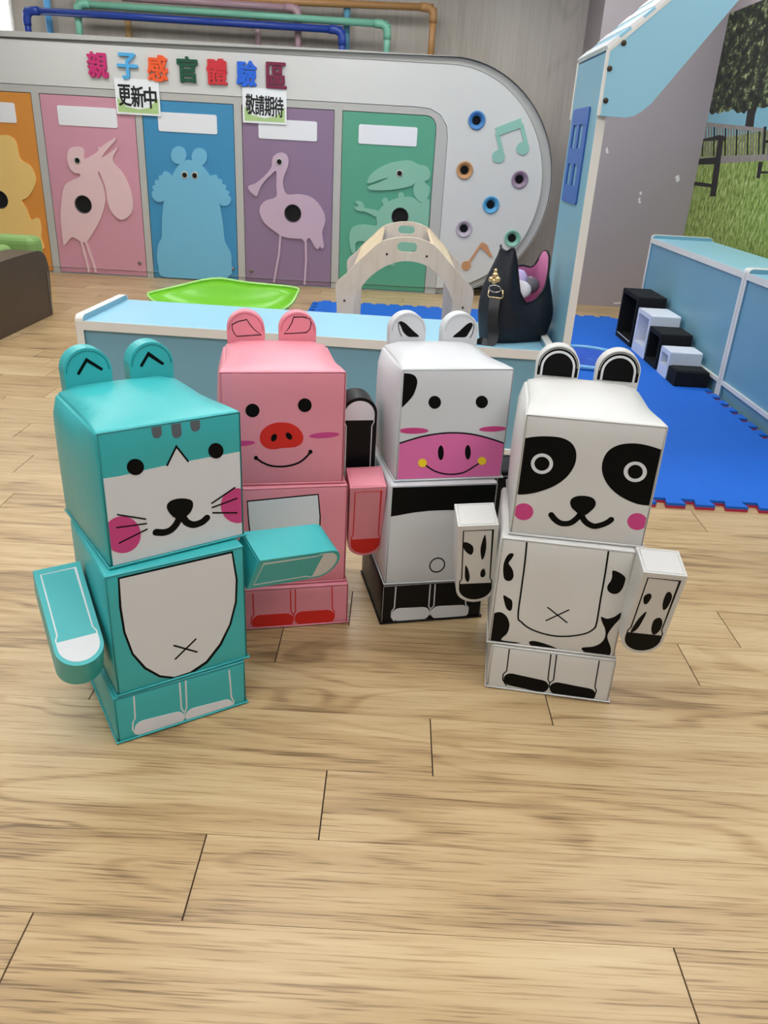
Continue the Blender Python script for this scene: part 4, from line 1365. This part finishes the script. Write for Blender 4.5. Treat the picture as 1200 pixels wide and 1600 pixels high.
# --- black and white dog
M_dog = vinyl('cream_white_vinyl', (210, 209, 206)); M_dog2 = ink('cream_seam', (184, 182, 176))
fig, lb, bb, hb = figure('dog_figure', 'white dog block figure with black eye patches and spotted body', (.45, 1.7), (.433, 1.548, -.122, .3014), (.4255, 1.555, -.117, .304), (.443, 1.570, -.108, .3005, .325), (.129, .292, .291), M_dog, M_dog2)
C7 = (750, 530, .275); C8 = (740, 820, .291667)
hb.fill('eye_patch', C7, [(200, 572), (238, 565), (320, 553), (400, 552), (470, 562), (520, 590), (545, 635), (545, 690), (525, 740), (485, 790), (420, 835), (330, 868), (250, 882), (190, 880), (130, 872)], M_blk, 1)
hb.fill('eye_patch', C7, [(1090, 650), (1042, 632), (960, 605), (880, 592), (800, 598), (740, 625), (705, 670), (692, 730), (705, 790), (745, 850), (810, 900), (890, 935), (965, 945), (1040, 945)], M_blk, 1)
for c, ro_ in (((352, 707), (63, 58)), ((882, 753), (66, 58))):
    hb.disc('eye_ring', C7, c, ro_[0], ro_[1], M_wht, 2, 0, [ellipse(c, 43, 40)])
hb.fill('nose', C7, [(512, 925), (525, 903), (560, 890), (610, 892), (645, 905), (658, 930), (650, 955), (630, 975), (600, 998), (570, 1000), (545, 980), (520, 955)], M_blk, 2)
hb.line('mouth', C7, [(405, 998), (430, 1028), (465, 1047), (510, 1045), (545, 1022), (570, 995)], 33, M_blk, 1)
hb.line('mouth', C7, [(573, 995), (600, 1038), (645, 1062), (690, 1055), (725, 1040), (745, 1025)], 33, M_blk, 1)
hb.disc('cheek', C7, (248, 980), 55, 48, M_mag, 1); hb.disc('cheek', C7, (893, 1036), 56, 48, M_mag, 1)
bb.line('belly_line', C8, [(287, 72), (275, 200), (255, 350), (238, 490), (255, 520), (300, 555), (370, 582), (450, 597), (530, 595), (600, 582), (640, 560), (658, 530), (680, 400), (705, 260), (727, 110)], 9, M_blk, 1)
bb.line('belly_cross', C8, [(398, 443), (500, 523)], 7, M_blk, 1, False); bb.line('belly_cross', C8, [(388, 513), (510, 456)], 7, M_blk, 1, False)
for p in ([(185, 160), (205, 152), (215, 160), (205, 180), (187, 205), (200, 225), (212, 250), (213, 280), (200, 298), (180, 300), (163, 285), (158, 240), (165, 195)],
          [(160, 378), (185, 390), (205, 405), (208, 430), (203, 455), (190, 460), (175, 445), (165, 415)],
          [(70, 485), (100, 478), (135, 467), (165, 478), (185, 505), (192, 540), (180, 580), (148, 612), (170, 622), (250, 633), (60, 625)],
          [(745, 245), (780, 255), (810, 278), (812, 300), (795, 345), (770, 368), (740, 368), (718, 350), (718, 325), (735, 300), (742, 275)],
          [(683, 493), (715, 503), (755, 492), (790, 470), (785, 500), (750, 540), (722, 580), (718, 610), (735, 660), (730, 695), (700, 707), (610, 690), (578, 660), (640, 652), (685, 630), (705, 595), (703, 555), (690, 525)],
          [(297, 628), (320, 622), (370, 633), (430, 655), (470, 678), (390, 670), (325, 660), (305, 645)]):
    bb.fill('spot', C8, p, M_blk, 1)
for p in ([(193, 655), (177, 782), (158, 800), (156, 830), (175, 860)], [(415, 690), (398, 828), (407, 845)], [(445, 695), (428, 832), (407, 847), (405, 870)], [(673, 730), (650, 865), (657, 890), (645, 925), (620, 940)]):
    lb.line('leg_line', C8, p, 6, M_blk, 1, False)
lb.toe('toe', C8, [(200, 828), (362, 864)], 64, M_blk, 2, False); lb.toe('toe', C8, [(447, 876), (612, 908)], 64, M_blk, 2, False)
for sx in (-.062, .086):
    f, e, l_ = ear(hb, sx, M_dog, M_dog2, w=.106, h=.078)
    def arch(rr, hh): return [(-rr, .002), (rr, .002)] + [(rr * math.cos(math.pi * k / 18), hh - rr + rr * math.sin(math.pi * k / 18)) for k in range(19)]
    link('ear_print', prism(f, [arch(.0495, .0745)], -.001, .0006), M_blk, e)
    link('ear_print', prism(f, [arch(.042, .066)], -.001, .0010), M_wht, e)
    link('ear_print', prism(f, [arch(.0365, .060)], -.001, .0014), M_blk, e)
spR = [[(.2, .27), (.3, .24), (.36, .28), (.32, .36), (.25, .37), (.2, .32)], [(.66, .22), (.74, .2), (.82, .26), (.8, .38), (.73, .42), (.66, .34)], [(.36, .46), (.36, .54), (.3, .68), (.2, .74), (.16, .72), (.24, .56)], [(.6, .56), (.72, .52), (.82, .58), (.82, .68), (.72, .74), (.62, .68)]]
spL = [[(.12, .22), (.22, .2), (.38, .25), (.4, .32), (.34, .36), (.2, .31)], [(.66, .12), (.7, .16), (.72, .28), (.68, .4), (.62, .42), (.58, .28)], [(.22, .5), (.3, .56), (.34, .66), (.3, .72), (.22, .66)], [(.62, .58), (.7, .55), (.74, .62), (.7, .66), (.62, .65)]]
arm(bb, (.202, -.074, -.010), (10, 1.8, 3.6), M_dog, M_blk, M_blk, spR)
arm(bb, (-.206, .030, .008), (11, -4.1, 9.5), M_dog, M_blk, M_blk, spL)
